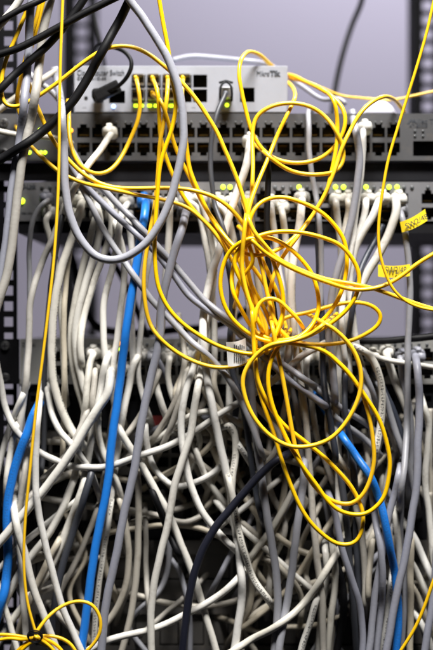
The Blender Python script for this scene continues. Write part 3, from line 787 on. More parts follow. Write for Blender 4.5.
# right edge
t('w', 7, [(422, 401), (429, 424), (428, 449), (425, 484), (428, 510), (433, 548)], 'white cable bending in an S beside the long grey one', None, h=34)
t('g', 6, [(402, 480), (402, 500), (401, 538), (404, 570), (405, 600), (402, 650)], 'thin grey cable hanging between two slanting grey ones', None, h=32)
t('w', 7.5, [(396, 512, 8, 1), (403, 522, 18, 1), (408, 530, 26, 1), (415, 540), (424, 560), (434, 580)], 'white cable fanning outwards behind the swinging grey cable, highest of the fan', None, h=30)
t('w', 7.5, [(406, 556), (414, 566), (424, 588), (434, 606)], 'white cable fanning outwards behind the swinging grey cable, second of the fan', None, h=30)
t('b', 7, [(409, 582), (416, 594), (425, 615), (434, 632)], 'beige cable fanning outwards behind the swinging grey cable', None, h=30)
t('b', 7, [(411, 540), (410, 560), (411, 608), (410, 650)], 'beige cable hanging straight behind the swinging grey cable', None, h=34)
t('w', 7, [(392, 590, 8, 1), (402, 600, 18, 1), (412, 611, 26, 1), (420, 622), (430, 645), (436, 660)], 'white cable fanning outwards behind the low yellow fibre', None, h=30)
t('w', 6.5, [(394, 512), (398, 535), (400, 560), (397, 600)], 'short white cable behind the crossing of grey and blue cables', None, h=28)
t('w', 7, [(332, 545), (335, 565), (335, 588), (331, 622), (327, 655)], 'white cable hanging straight beside the black one at the bottom', None, h=40)
t('w', 7, [(325, 548), (326, 580), (322, 610), (318, 655)], 'white cable hanging straight behind the foot of the beige cable', None, h=36)
t('b', 7, [(356, 508), (361, 530), (364, 555), (366, 578), (364, 610)], 'short beige cable hanging among slate ones under the yellow loop', None, h=40)
t('b', 6.5, [(372, 540), (370, 570), (368, 600)], 'short beige cable between two crossing grey cables', None, h=30)
t('p', 6.5, [(392, 575), (389, 596), (385.5, 626), (381, 656)], 'white cable with printed jacket low down beside the blue cable', None, h=38)
# left lower
t('w', 6.6, [(0, 464), (6, 440), (14, 416), (24, 392)], 'white cable rising steeply by the rack post above the blue one', None, h=30)
t('w', 6.6, [(18, 424), (12, 446), (8, 468), (6, 500), (8, 520)], 'white cable running close along the curved blue cable', None, h=30)
t('b', 6.2, [(34, 432), (27, 452), (24, 480), (18, 520), (14, 560)], 'beige cable hanging behind the curved blue cable', None, h=28)
t('w', 6.5, [(0, 568), (20, 546), (40, 530), (60, 514), (80, 498)], 'white cable slanting up from the curved blue cable behind others', None, h=34)
t('b', 6, [(98, 506), (92, 524), (85, 543), (73, 568), (62, 588), (54, 606)], 'thin beige cable slanting beside the long blue cable', None, h=28)
t('w', 7.6, [(74, 478), (70, 488), (62, 510), (48, 536), (28, 560), (14, 582), (2, 610)], 'white cable slanting down to the bend of the curved blue cable', None, h=40)
t('w', 7.8, [(86, 476), (82, 488), (77, 503), (67, 530), (52, 566), (34, 592), (14, 618), (0, 640)], 'white cable slanting down alongside the slate one', None, h=38)
t('b', 7, [(60, 540), (46, 566), (34, 590), (22, 620), (12, 652)], 'beige cable slanting down behind the yellow bow', None, h=32)
t('s', 7.4, [(92, 470), (86, 490), (77, 520), (67, 553), (59, 580), (53, 613), (50, 655)], 'slate cable slanting down between the blue cable and the white ones', None, h=44)
t('w', 6.5, [(19, 540), (20, 560), (22, 588), (26, 633), (27, 655)], 'white cable hanging straight down behind the black tie', None, h=42)
t('w', 6.5, [(0, 593), (7, 615), (17, 648)], 'white cable slanting down under the end of the yellow bow', None, h=44)
t('b', 6.2, [(56, 612), (64, 622), (74, 632), (84, 642)], 'short beige cable slanting inside the ring of the yellow bow', None, h=30)
# centre left foreground
t('b', 6.6, [(119, 498), (124, 520), (128.5, 550), (127, 580), (120, 603), (108, 622), (96, 634)], 'beige cable curling back behind the lavender grey cable', None, h=34)
t('b', 7, [(136, 470), (138, 490), (139, 515), (138, 553), (134, 593), (128, 628), (122, 652)], 'beige cable hanging straight between the lavender cable and the dark hollow', None, h=36)
t('p', 6, [(112, 500), (108, 526), (102, 560), (98, 588), (95, 628), (94, 655)], 'white cable with printed jacket hanging right beside the long blue cable', None, h=40)
t('w', 7.5, [(118, 426), (124, 439), (134, 454), (145, 471), (155, 489), (170, 515), (180, 543), (193, 575), (203, 605), (214, 643), (218, 660)], 'long white cable running down across the dark hollow', None, h=46)
t('w', 7.2, [(100, 644), (108, 640), (133, 634), (158, 628), (183, 616), (203, 605), (220, 594), (238, 578), (250, 564, 24, 1), (260, 550, 8, 1)], 'white cable sagging level across the foot of the dark hollow', None, h=50)
t('k', 7, [(152, 490), (160, 510), (170, 534), (180, 556)], 'black cable slanting behind the long white cable over the dark hollow', None, h=20)

# ---- front layer of the tangle
t('b', 7, [(293, 318), (294, 332), (297, 359), (302, 389), (306, 424), (308, 454), (311, 484), (312.5, 500), (313.5, 525), (317, 563), (322, 598), (324, 655)], 'beige cable hanging straight down behind the yellow loops', None, h=48)
t('w', 7, [(0, 380), (7, 412), (17, 432), (27, 443), (40, 453), (57, 461), (75, 466), (105, 467), (118, 464), (140, 456), (170, 445), (193, 432), (212, 420), (226, 411), (253, 394), (276, 378), (303, 356), (324, 344)], 'long white cable sagging across behind the blue cable from the rack post', None, h=42)
t('w', 7.2, [(214, 250, 24, 1), (212, 275, 28, 1), (208, 305, 34, 1), (203, 334), (200, 345), (193, 369), (185, 394), (181.5, 424), (184, 454), (190, 484), (200, 508), (211, 524), (222, 536), (234, 548)], 'white cable bowing outwards beside the dark hollow', None, h=52)
t('w', 7.6, [(210, 318, 24, 1), (206, 345, 30, 1), (202, 370, 40, 1), (199, 385), (194.5, 406), (190, 434), (181, 464), (174.5, 488), (169, 520), (160.5, 553), (154, 583), (151, 613), (152, 650)], 'bright white cable hanging in front of the dark hollow', None, h=58)
t('w', 8.2, [(250, 143), (247, 162), (240, 185), (231, 212), (221, 244), (211, 274), (205, 305), (203.5, 326), (204, 349), (206, 374), (211, 401), (216, 424), (221, 446), (226.5, 474), (230, 490), (232.5, 513), (237, 538), (241, 565), (242, 593), (238, 623), (234, 652)], 'long white cable from the upper switch crossing the yellow knot to the bottom', None, h=48, ends='px')
t('p', 7.2, [(224, 426), (231, 424), (235.5, 436), (235.5, 456), (232, 480), (231, 505)], 'short hooked white cable with dark printing below the white tag', None, h=44)
t('p', 7.2, [(229, 476), (233, 498), (237, 525), (243, 550), (253, 578), (271, 603)], 'white cable with printed jacket bending away under the black cable', None, h=48)
t('p', 6.4, [(238, 444), (244, 454), (249, 462)], 'short printed cable end beside the slate cable', None, h=40)
t('s', 6.2, [(227, 258), (231, 285), (232, 312), (230.5, 345), (233, 374), (241, 401), (247, 431), (253, 471), (257, 498), (263, 522)], 'slate cable carrying a white tag beside the yellow knot', None, h=46)
t('g', 8, [(248, 360), (251, 379), (253, 411), (256, 441), (261, 474), (264, 495), (268, 518), (273, 553), (277, 588), (278, 613), (274, 655)], 'light grey cable hanging straight below the yellow knot', None, h=54)
t('g', 8, [(304, 462), (302, 490), (298, 525), (293, 563), (287, 600), (281, 638), (278, 660)], 'light grey cable slanting down to meet the straight light grey one', None, h=52)
t('w', 7.5, [(232, 652), (252, 639), (273, 628), (291, 615), (311, 595), (325, 574), (333, 560), (341, 545, 36, 1), (346, 530, 22, 1), (350, 514, 6, 1)], 'white cable rising in a slant from the bottom between the light grey cables', None, h=44)
t('p', 7, [(332, 545, 10, 1), (326, 566, 24, 1), (320, 587, 40, 1), (316, 600), (311, 620), (303, 645), (299, 660)], 'white cable with large printing at the bottom behind the grey cables', None, h=50)
t('p', 7.5, [(352, 346), (362, 350), (372, 359), (379, 374), (382.5, 394), (382, 416), (379, 436), (375, 456)], 'hooked white cable with dark printing beside the wide yellow loop', None, h=48)
t('g', 7, [(330, 498), (335, 513), (340, 543), (350, 573), (359, 600), (362, 628), (362, 655)], 'slate grey cable slanting past the foot of the yellow loop', None, h=56)
t('g', 7.2, [(399, 470), (395, 490), (387, 525), (381, 563), (374, 600), (369, 652)], 'grey cable slanting down over the blue cable', None, h=60)
t('g', 7.2, [(366, 470), (372, 493), (376, 520), (381, 553), (382, 588), (377, 652)], 'grey cable hanging down beside the blue cable and crossing a slanting grey one', None, h=54)

# blue cables
cable('u', 9.4, [(44, 393, 6, 1), (40, 401, 20, 1), (35, 411), (32, 418), (26, 436), (17, 461), (11, 487), (7.5, 510), (7, 530), (7.5, 552), (5, 588), (-2, 614)], 'blue cable curving down beside the rack post', h=46, ends='dx')
cable('u', 8.2, [(318, 400, 6, 1), (328, 414, 12, 1), (338, 429, 24, 1), (345, 440), (355, 454), (365, 468), (373, 482), (378, 497), (383, 515), (388, 537), (394, 565), (397, 595), (398, 622), (396, 655)], 'blue cable bending down behind grey cables near the yellow loops', h=52)
cable('u', 8.8, [(146, 203), (145, 216), (139.5, 244), (134, 279), (129, 314), (123, 354), (117, 404), (112, 444), (107, 484), (101, 520), (93.5, 560), (87, 605), (82, 652)], 'long straight blue cable running from the middle switch to the bottom', h=55, ends='px')

# front greys and whites
cable('w', 9, [(111, 370), (110, 384), (107, 396), (100, 406), (82, 434), (65, 461), (46, 487), (25, 513), (0, 542)], 'stout white cable slanting across in front of the straight yellow fibre foot', h=56, ends='px')
cable('w', 7, [(52, 356, 8, 1), (46, 376, 14, 1), (41, 394, 26, 1), (38, 416), (36, 440), (36, 484), (38, 505), (41, 525), (47, 553), (55, 580), (64, 610), (72, 630), (81, 652)], 'white cable running down just behind the yellow bow', h=60)
cable('w', 8, [(17, 468, 10, 1), (15, 488, 24, 1), (14.5, 506, 42, 1), (17, 528), (25, 556), (32, 583), (42, 610), (55, 648)], 'bluish white cable passing straight behind the black tie of the bow', h=60)
cable('g', 6.6, [(62, 118), (64, 145), (68, 165), (74, 176), (84, 192), (93, 209), (106, 233), (119, 254), (138, 282), (153, 302), (173, 322), (188, 338), (206, 354), (224, 374), (240, 398), (252, 424), (262, 455)], 'grey cable slanting under the big grey loop, lowest of three', h=56)
cable('g', 6.6, [(68, 158), (76, 174), (86, 187), (106, 207), (123, 222), (138, 235), (153, 249), (173, 274), (190, 297), (208, 311), (228, 324), (250, 344), (272, 364), (291, 381), (311, 396), (325, 406)], 'grey cable slanting under the big grey loop, middle of three', h=56)
cable('g', 6.6, [(72, 150), (84, 172), (104, 190), (117, 203), (132, 218), (142, 229), (158, 247), (173, 264), (190, 284), (206, 301), (222, 314), (240, 328), (262, 348), (280, 362), (296, 373), (312, 384)], 'grey cable slanting under the big grey loop, highest of three', h=56)
cable('w', 7, [(111, 135), (100, 150), (91, 161), (82, 176), (74, 190), (66, 210)], 'short white cable slanting down from the row of sockets under the lettering', h=34, ends='pd')
cable('g', 8.6, [(187, 211), (181, 231), (175, 249), (170, 268), (166, 285), (162, 304), (160, 324), (158.5, 341), (152, 374), (144, 411), (137, 449), (131.5, 484), (123, 520), (116, 555), (108.5, 590), (101, 652)], 'lavender grey cable running from the middle switch straight down beside the blue one', h=62, ends='px')
cable('g', 5.6, [(313, 118, -60, 1), (310, 109, -16, 1), (308.5, 111, 8, 1), (308.5, 125), (308, 140), (310, 161), (314, 184), (318, 205), (320, 236), (321, 280), (321, 310)], 'thin pale grey cable hanging from the upper switch through the small yellow loop', h=30, ends='dd')
cable('w', 6.4, [(363, 131), (363, 146), (362, 163), (360, 185), (357, 205), (352, 240), (347, 270), (343, 300), (342, 335), (345, 365)], 'white cable from the upper switch socket with the green light', h=40, ends='pd')
cable('g', 7.8, [(355, 128), (358, 145), (359, 162), (356, 195), (351, 224), (344, 249), (336, 274), (331, 302), (329, 330), (332, 365), (335, 400)], 'grey cable hanging beside the white one from the green-lit upper socket', h=50, ends='dd')
FLG = cable('g', 6.8, [(400, 212), (404, 228), (407, 252), (409.5, 276), (410, 302), (409, 330), (408, 361), (407, 399), (406, 436), (404, 470), (400, 505)], 'grey cable with two yellow flag labels hanging straight down', h=40, ends='pd')
cable('g', 8, [(415, 356), (418, 370), (419, 399), (418, 436), (417, 484), (412.5, 513), (408, 538), (402, 570), (395, 605), (386, 652)], 'long grey cable from the light grey switch swinging in front at the bottom', h=62, ends='px')
cable('g', 8, [(436, 560), (434, 590), (431, 612), (425, 652)], 'grey cable at the edge behind the low yellow fibre', h=50)

# router leads
PW = cable('k', 4.6, [(106, 92, 20), (113, 89, 24), (120, 85, 28), (129, 74, 34), (132, 62, 34), (124, 51, 28), (110, 46.5, 20), (100, 44, 5), (95, 52, -20)], 'thin black power lead curling from the plug in the router box', h=24, ends='nn', drape=False, name='power_lead')
DK = cable('s', 5.2, [(226, 92, 12), (225, 96, 24), (221, 104, 34), (216, 118, 40), (212, 135, 40), (210, 160, 40), (212, 184, 42), (215, 204, 40), (222, 224, 36), (227, 240, 30)], 'dark slate cable with black pull loop plugged into the router box', h=30, ends='nd')
cable('k', 6.2, [(266, 158), (268, 168), (267, 199), (267, 237), (269.5, 272), (273, 304), (276, 330)], 'black cable hanging straight down through the yellow knot', h=60)
cable('n', 8.2, [(285, 456), (278, 460), (266, 469), (251, 484), (231, 508), (216, 527), (203, 550), (193, 578), (187, 608), (183, 652)], 'navy black cable curving down over the dark hollow', h=66)

# ---- yellow fibres
YT = 'yellow fibre cable rising from a transceiver of the router box into the knot'; YTG = 'yellow fibres of the transceivers'
YK = 'yellow fibre cable looping through the tangled knot'; YKG = 'yellow fibres of the knot'
def y(pts, lab=YK, grp=YKG, wd=4.4, h=78, **k): return cable('y', wd, pts, lab, grp, h=h, name='fibre_cable', slope=0.4, soft=0.7, h_ref=100, **k)
y([(136.5, 80), (138.5, 90), (140, 102), (138.5, 118), (130, 140), (119, 161), (109, 171), (98, 174), (86, 170), (76, 159), (70, 140), (69, 117)], 'yellow fibre hanging in a single deep bow from the first transceiver', None, h=46, ends='fd')
y([(153, 80), (157.5, 92), (159, 112), (160.5, 137), (167, 160), (175, 180), (185, 199), (200, 217), (216, 231), (232, 250), (244, 270), (254, 290), (266, 312), (272, 328), (281, 337), (301, 343), (325, 344.5), (350, 341), (366, 334), (379, 324), (381, 315), (374, 307), (360, 302.5), (342, 303.5), (324, 308), (306, 313), (291, 316), (278, 322), (268, 334)], 'yellow fibre dropping from the second transceiver in a long run through the knot', None, h=62, ends='fd')
y([(168, 80), (167, 96), (164, 120), (160, 142), (158.5, 165), (157, 185), (154.5, 207), (149, 237), (144.5, 267), (144.5, 297), (150, 324), (158.5, 337), (174, 350.5), (194, 361.5), (216, 367.5), (236, 366), (253, 359), (268, 348), (281, 336), (286, 330, 55, 1), (284, 320, 30, 1)], 'yellow fibre dropping from the third transceiver and swinging out beside the blue cable', None, h=62, ends='fd')
y([(153, 95), (160, 100), (167, 118), (173, 140), (179, 156), (186, 170), (195, 188), (206, 209), (218, 226), (232, 246), (248, 262), (262, 280), (272, 303), (274, 325)], 'yellow fibre leaving a lower transceiver and slanting into the knot', None, h=62, ends='fd')
y([(183, 80), (182, 100), (184, 125), (187, 150), (190, 170), (198, 190), (208, 212), (222, 234), (236, 254), (246, 280), (252, 305), (255, 330), (256, 352)], 'yellow fibre leaving the transceiver behind the big grey loop', None, h=62, ends='fd')
# from the left loops
y([(47, -8), (43, 4), (36, 31), (30, 52), (26, 66), (27.5, 78), (32, 93), (40, 113), (50, 135), (60, 150), (71, 162.5), (82, 173), (99, 183), (115, 187.5), (135, 188.5), (158, 188), (180, 188.5), (200, 192), (216, 198), (231, 209), (246, 228), (256, 246), (266, 268), (276, 290), (283, 312), (279, 332)], 'yellow fibre from the loops by the rack post running level above the middle switch', None, h=74)
y([(41, -6), (38, 12), (32, 34), (25, 60), (20, 82), (17, 98), (19, 112), (24, 122)], 'short yellow fibre hanging inside the loops by the rack post', None, h=70)
y([(20, 132, 18, 1), (28, 143, 30, 1), (40, 155), (48, 162.5), (61, 173), (84, 183), (108, 188.5), (133, 194), (165, 200), (188, 208), (206, 223), (220, 240), (233, 262), (245, 283), (256, 305), (266, 325), (268, 344)], 'yellow fibre from the lit corner of the upper switch sagging into the knot', None, h=70, ends='dd')
y([(32, -6), (26, 12), (16, 37), (6, 60), (1.5, 80), (1.5, 95), (6, 105), (16, 107), (27, 102.5), (37, 97), (60, 81), (80, 65), (100, 51.5), (114, 46.5), (130, 46.5), (146, 52.5), (163, 65), (180, 80.5), (196, 99), (208, 117), (217, 132), (224, 148), (231, 164), (238.5, 183), (245, 204), (250, 224), (256, 246), (262, 268), (266, 288), (271, 308), (277, 326), (290, 340)], 'long yellow fibre arching over the router box from the loops by the rack post', None, h=86)
y([(158, -8), (163, 22), (168, 48), (172, 78), (176, 100), (175, 114), (171, 132), (165, 148), (160, 166), (157, 200), (155, 230), (155, 262), (159, 289), (169, 309), (182, 323), (194, 332), (216, 345), (234, 351), (253, 354), (270, 349), (278, 343, 60, 1), (282, 334, 30, 1)], 'yellow fibre dropping from above past the big grey loop into the knot', None, h=92)
# right top loops
y([(285, 82, -75, 1), (277, 71, -42, 1), (268, 62.5, -14, 1), (258, 54, 4, 1), (248, 52, 20, 1), (241, 60, 36), (239, 75), (241, 88), (245, 107), (252, 132), (262, 149), (278, 160), (300, 163), (320, 158.5), (336, 145), (344, 130), (345, 115), (339, 103, 40), (324, 91, 20), (306, 82, 0, 1), (290, 75, -30, 1), (278, 76, -70, 1)], 'yellow fibre arching over the router box corner into a wide loop', None, h=58, ends='nn')
y([(284, 80, -50, 1), (289.5, 84, -14, 1), (294, 90, 8, 1), (295, 97, 24), (288, 113), (277, 136), (267, 161), (258, 182), (249, 208), (246, 232), (246, 256), (250, 280), (256, 300), (262, 322), (266, 344)], 'yellow fibre coming round the router box side and dropping into the knot', None, h=60, ends='nd')
y([(290, 78, -40, 1), (306, 82, -4, 1), (322, 89, 14, 1), (333, 99), (337, 117), (337, 140), (334, 160), (330, 178), (326, 194), (316, 210), (303, 228), (288, 243), (276, 250.5), (262, 255), (248, 254.5), (238, 250), (228, 240), (216, 225)], 'yellow fibre falling from behind the router box and sweeping across the knot', None, h=66, ends='nd')
y([(252, 190), (253, 165), (252.5, 132), (257, 116), (271, 106.5), (291, 103), (311, 107), (325, 116.5), (336, 131), (343, 148), (343, 162), (336, 171), (325, 174), (308, 174.5), (291, 171), (277, 163), (265, 153)], 'yellow fibre making the small round loop over the upper switch', None, h=64)
y([(404, 112, -25, 1), (400, 106, -10, 1), (393, 99, 8, 1), (385, 96.5, 18), (375, 100, 30), (362, 111), (351, 129), (342, 148), (337, 163), (331, 180), (323, 198), (312, 216), (298, 236), (286, 252), (276, 268), (270, 290)], 'yellow fibre bending up from the knot to the plastic cap on the switch', None, h=62, ends='nd')
# knot arcs, chained into long fibres
y([(236, 300), (240, 280), (253, 262), (248, 240), (250, 219), (256, 207), (266, 199.5), (281, 197), (298, 201), (316, 209), (326, 216), (336, 227), (344, 240), (347, 262), (342, 290), (330, 312), (316, 326), (298, 337), (274, 340), (256, 332), (241, 309), (232.5, 290), (232.5, 270), (238, 254), (248, 244), (263, 237), (276, 240), (288, 247), (301, 259), (312, 274), (318, 294), (318, 312), (310, 328), (294, 340), (276, 346)], 'yellow fibre making the highest round arch of the knot', None, h=80)
y([(262, 330), (251, 305), (243, 285), (234, 262), (243, 244), (263, 234.5), (281, 231.5), (301, 232.5), (324, 238), (340, 245), (352, 258), (359, 274), (358, 290), (350, 306), (338, 318), (320, 330), (300, 339), (278, 342), (257, 338), (237, 324), (226, 309), (220.5, 289), (221.5, 272), (228, 254), (241, 242), (256, 238), (268, 250), (276, 269), (282, 289), (283.5, 309), (279, 326), (270, 346)], 'yellow fibre making the widest side loop of the knot', None, h=88)
y([(246, 216), (243.5, 240), (242, 267), (246, 290), (252, 310), (254, 326), (256, 312), (260, 302), (268, 298), (278, 300), (288, 309), (299, 321), (304, 332, 60, 1), (298, 342, 30, 1)], 'yellow fibre with a small arch inside the knot', None, h=92)
y([(248, 216), (253, 230), (264, 244), (277, 258), (298, 269), (325, 279), (350, 283.5), (375, 289), (400, 298), (420, 305), (440, 311)], 'yellow fibre leaving the knot and running out level under the yellow flags', None, h=88)
y([(440, 250), (417, 264), (400, 277), (383, 286), (366, 289.5), (350, 289), (325, 281.5), (300, 272), (280, 262), (262, 250), (250, 238)], 'yellow fibre leaving the knot and rising across the lower yellow flag', None, h=90)
# hanging loops under the knot
YH = 'yellow fibre loop hanging below the knot'
y([(252, 310), (253, 330), (254, 346), (256, 374), (262, 400), (273, 431), (282, 461), (291, 486), (301, 508), (311, 523), (324, 535.5), (335, 543), (346, 545), (356, 542), (362, 530), (363, 514), (359, 501), (350, 485), (337, 470), (325, 458), (303, 440), (283, 424), (268, 403), (258, 380), (255, 355)], 'longest yellow fibre loop hanging lowest below the knot', None, h=92)
y([(272, 324), (276, 346), (281, 369), (286, 396), (291, 424), (296, 450), (304, 470), (315, 487), (327, 498), (338, 503), (350, 504), (361, 497), (369, 483), (374, 462), (373, 440), (369, 416), (361, 391), (350, 374), (337, 361)], 'yellow fibre loop hanging below the knot, inner of the two narrow ones', None, h=94)
y([(282, 342), (276, 350), (270, 364), (268, 381), (272, 404), (282, 429), (293, 451), (306, 471), (318, 487), (326, 499), (338, 510), (352, 514.5), (365, 514), (376, 507), (384, 497), (388, 482), (390, 463), (387, 444), (379, 419), (365, 396), (350, 375), (337, 361.5), (324, 351), (303, 345), (282, 343), (266, 348)], 'yellow fibre loop hanging below the knot, widest of the long ones', None, h=98)
y([(322, 322), (331, 327), (343, 337), (354, 351), (360.5, 369), (361, 386), (357, 402), (347, 421), (335, 435), (324, 442), (303, 447), (286, 445), (268, 434), (253, 416), (245, 397), (242.5, 381), (246, 369), (256, 355), (270, 345), (291, 341), (311, 334), (324, 324)], 'round yellow fibre loop hanging just below the knot', None, h=102)
# left pair
cable('g', 8.2, [(34, -10), (31, 10), (29, 45), (27, 72), (24, 100), (19.5, 140), (15.5, 168), (10.5, 199), (6, 237), (1, 272), (-4, 300)], 'lavender grey cable hanging in front of the rack post', h=78)
cable('b', 9, [(52, -8), (49, 5), (44.5, 25), (41, 55), (35.5, 92), (30, 122), (22.5, 160), (17.5, 199), (12.5, 240), (7, 272), (-3, 306)], 'stout beige cable hanging in front of the rack post', h=80)
cable('w', 8, [(24, -8), (18, 4), (9, 15), (-4, 30)], 'white cable crossing over the black cables by the rack post top', h=92)

# black cables
cable('k', 6.4, [(-4, 24), (15, 12), (30, 5), (44, -2), (56, -8)], 'black cable shortest and highest of those by the rack post', h=70)
cable('k', 8, [(-3, 93), (10, 80), (25, 66), (50, 42), (66, 24), (78, 9), (88, -6)], 'black cable slanting from the rack post behind the long level one', h=84)
cable('k', 7.6, [(-4, 55), (25, 45), (45, 35), (60, 27), (87, 12), (110, 0)], 'black cable running at a flat slant over the yellow loops', h=92)
cable('k', 9, [(-4, 162), (20, 148), (45, 130), (65, 110), (80, 90), (95, 65), (108, 42), (120, 20), (131, -3)], 'thick black cable slanting in front of the router lettering', h=84)
# big grey loop
cable('g', 8, [(127, -6), (132, 3), (143, 17), (155, 37), (168, 60), (178, 85), (183, 112), (183.5, 135), (180, 160), (175, 184), (167, 210), (153, 234), (136, 251), (120, 259), (106, 260), (92, 254), (80, 239), (71, 217), (66, 192), (64, 165), (63, 140), (62, 114), (61, 98, 25, 1), (58, 84, 5, 1)], 'big grey cable loop hanging in front of the router box and sagging below it', h=100, ends='xd')
# single fibres
y([(436, -8), (433, 4), (427, 31), (417, 66), (407, 98), (397, 130), (388, 161), (382.5, 192), (379, 219), (379, 247), (384, 269), (393, 289), (407, 302), (422, 308), (440, 311)], 'thin yellow fibre hanging down in front of the yellow flags', None, wd=3.1, h=96)
y([(440, 566), (433, 582), (425, 605), (415, 628), (400, 652)], 'thin yellow fibre slanting across the bottom corner over grey cables', None, wd=3.6, h=90)
y([(63, -8), (62, 20), (60.5, 60), (59.5, 110), (59, 162), (57.5, 205), (54, 258), (49, 305), (43, 355), (36, 410), (30, 470), (26, 510), (24, 545), (24.5, 578), (28, 605), (36, 634)], 'straight yellow fibre hanging from top to the bow at the bottom', None, wd=3.0, h=112, ends='xn', )

# the tied bow of fibre at the bottom
BW = empty('fibre_coil', P(36, 648, 0.1))
tag(BW, 'yellow fibre coiled into a bow and tied with black wire', 'cable coil')
for pts in ([(36, 633), (46, 619), (62, 606), (79, 601), (92, 604.5), (100, 617), (100, 633), (91, 647), (78, 658)],
            [(-8, 635), (6, 634.5), (18, 636), (33, 639), (46, 645), (57, 654)],
            [(36, 637), (48, 635.5), (61, 638), (71, 644), (77, 654)],
            [(38, 636), (28, 642), (18, 650), (12, 658)],
            [(36, 640), (27, 645), (20, 652)],
            [(-6, 641), (10, 638), (24, 640), (38, 637), (50, 641), (60, 648), (66, 657)],
            [(34, 636), (43, 641), (52, 648), (58, 657)]):
    cable('y', 3.6, pts, parent=BW, part_name='loop', h=100, ends='nn', slope=0.4, soft=0.7, h_ref=100)
hc_ = float(HM[636 + MARG - 4:636 + MARG + 5, 32 + MARG:42 + MARG].max())
bm = bmesh.new()
for rr, dz in ((0.0044, 0.0), (0.0050, 0.0008), (0.0042, -0.0010)):
    ring = [Vector((math.cos(a) * rr * 1.25, -math.sin(a) * 0.3 * rr, math.sin(a) * rr + dz)) for a in np.linspace(0, 2 * math.pi, 25)]
    prev = None
    for i, p in enumerate(ring):
        tg = (ring[(i + 1) % 24] - ring[i - 1 if i else 23]).normalized(); nn = Vector((0, -1, 0)); nn = (nn - nn.dot(tg) * tg).normalized(); bb = tg.cross(nn)
        rg = [bm.verts.new(p + 0.00055 * (math.cos(a) * nn + math.sin(a) * bb)) for a in np.linspace(0, 2 * math.pi, 6, endpoint=False)]
        if prev:
            for j in range(6): bm.faces.new((prev[j], prev[(j + 1) % 6], rg[(j + 1) % 6], rg[j]))
        prev = rg
tie = mesh_obj('wire_tie', bm, M_BLACK, None, True); tie.location = P(35, 637, hc_ / 1000 + 0.0005); tie.parent = BW; tie.matrix_parent_inverse = BW.matrix_world.inverted()

# ---- plugs that are not network boots
bm = bmesh.new(); loft(bm, [(0.004, 0.0036, 0.0036, 0), (-0.004, 0.0038, 0.0038, 0), (-0.0045, 0.0052, 0.0055, 0), (-0.016, 0.0052, 0.0055, 0.0002), (-0.018, 0.004, 0.0045, 0)], 14)
def adopt(thing, o, loc):
    """make a mesh that was its own thing the jacket of an Empty, with o as another part"""
    e = empty(thing.name, loc)
    for k in ('label', 'category', 'group'):
        if k in thing: e[k] = thing[k]; del thing[k]
    nm = thing.name; thing.name = 'jacket'; e.name = nm
    thing.parent = e; thing.matrix_parent_inverse = e.matrix_world.inverted()
    return e
pwr = adopt(PW, None, P(99, 97))
o = mesh_obj('plug', bm, M_BLACK, None, True); o.location = P(99, 97.5); o.parent = pwr; o.matrix_parent_inverse = pwr.matrix_world.inverted()
bm = bmesh.new()
box(bm, -0.010, 0.010, -0.004, 0.004, -0.0042, 0.0042); bevel(bm, 0.0014, 2)
o = mesh_obj('plug_handle', bm, M_BLACK, None, False); o.scale = (1.25, 1.25, 1.3); o.location = P(107, 91.5, 0.018); o.rotation_euler = (0, math.radians(-26), 0)
o.parent = pwr; o.matrix_parent_inverse = pwr.matrix_world.inverted()
dk = adopt(DK, None, P(226, 95))
bm = bmesh.new(); box(bm, -0.0058, 0.0058, -0.014, 0.006, -0.005, 0.0045); bevel(bm, 0.0008, 1)
o = mesh_obj('plug', bm, M_CAGE, None); o.location = P(226, 94.5); o.parent = dk; o.matrix_parent_inverse = dk.matrix_world.inverted()
ring = [P(226 + dx, 92 + dy, 0.016 + 0.001 * abs(dx)) for dx, dy in ((-5.5, 9), (-6, 2), (-5.2, -5), (-2.5, -9), (0, -10), (2.5, -9), (5.2, -5), (6, 2), (5.5, 9))]
tube('pull_loop', cat_rom([list(r_) for r_ in ring], 0.0015), 0.0011, M_BLACK, dk, 8)
bar = [P(226 + dx, 80.8 + abs(dx) * 0.28, 0.016) for dx in (-7, -3.5, 0, 3.5, 7)]
tube('pull_tab', cat_rom([list(r_) for r_ in bar], 0.0015), 0.0010, M_BLACK, dk, 8)

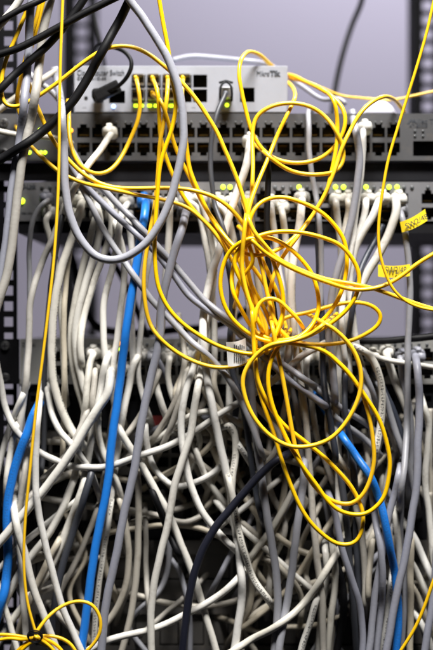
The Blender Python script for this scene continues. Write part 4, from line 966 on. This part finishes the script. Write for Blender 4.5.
# ---- flags and tag on cables
def sheet(name, corners, h, m, parent, bow=0.002, n=8):
    """thin curved label: corners in photo pixels (left-top, right-top, right-bottom, left-bottom)"""
    bm = bmesh.new(); rows = []
    A, B, Cc, Dd = [np.array(c, float) for c in corners]
    for j in range(3):
        v_ = j / 2; row = []
        for i in range(n + 1):
            u_ = i / n; p = (A * (1 - u_) + B * u_) * (1 - v_) + (Dd * (1 - u_) + Cc * u_) * v_
            row.append(bm.verts.new(P(p[0], p[1] + 1.6 * math.sin(u_ * math.pi), h / 1000 + bow * math.sin(u_ * 4.2))))
        rows.append(row)
    for j in range(2):
        for i in range(n): bm.faces.new((rows[j][i], rows[j + 1][i], rows[j + 1][i + 1], rows[j][i + 1]))
    r = bmesh.ops.extrude_face_region(bm, geom=list(bm.faces))
    for e in r['geom']:
        if isinstance(e, bmesh.types.BMVert): e.co.y += 0.0005
    bmesh.ops.recalc_face_normals(bm, faces=bm.faces)
    return mesh_obj(name, bm, m, parent, False)
h1 = 46
f1 = sheet('flag_label', ((400, 222), (425, 209), (427.5, 220.5), (402, 232.5)), h1, M_FLAG, FLG, 0.003)
f1['label'] = 'yellow flag label sticking out to the side'
text('SW2/48', P(406.5, 229, h1 / 1000 + 0.0042), 0.0066, M_TEXT, FLG, rot=(math.pi / 2, math.radians(-26), 0))
f2 = sheet('flag_label', ((378, 264.5), (410, 264), (410, 276), (378, 276.5)), h1 + 2, M_FLAG, FLG, 0.001)
text('SW2/48', P(385, 273.6, h1 / 1000 + 0.0042), 0.0088, M_TEXT, FLG, width=0.0185)
e = empty('tag_label', P(235, 365, 0.07)); tag(e, 'white paper tag with small bars hanging beside the yellow knot', 'label')
sheet('paper', ((226, 342), (245.5, 338), (247, 362), (228, 366.5)), 76, M_TAG, e, 0.0015)
for i in range(18):
    x_ = 234 + (i % 6) * 1.9; y_ = 344.5 + (i // 6) * 6.0
    bm = bmesh.new(); a_, b_2 = P(x_, y_ + 4.4, 0.0785), P(x_ + 0.9, y_ + (i * 7 % 3) * 0.8, 0.0785); box(bm, a_.x, b_2.x, a_.y, a_.y + 0.0016, a_.z, b_2.z)
    mesh_obj('printed_bar', bm, M_TEXT, e)
print('cables', N_CAB, 'max height', HM.max())
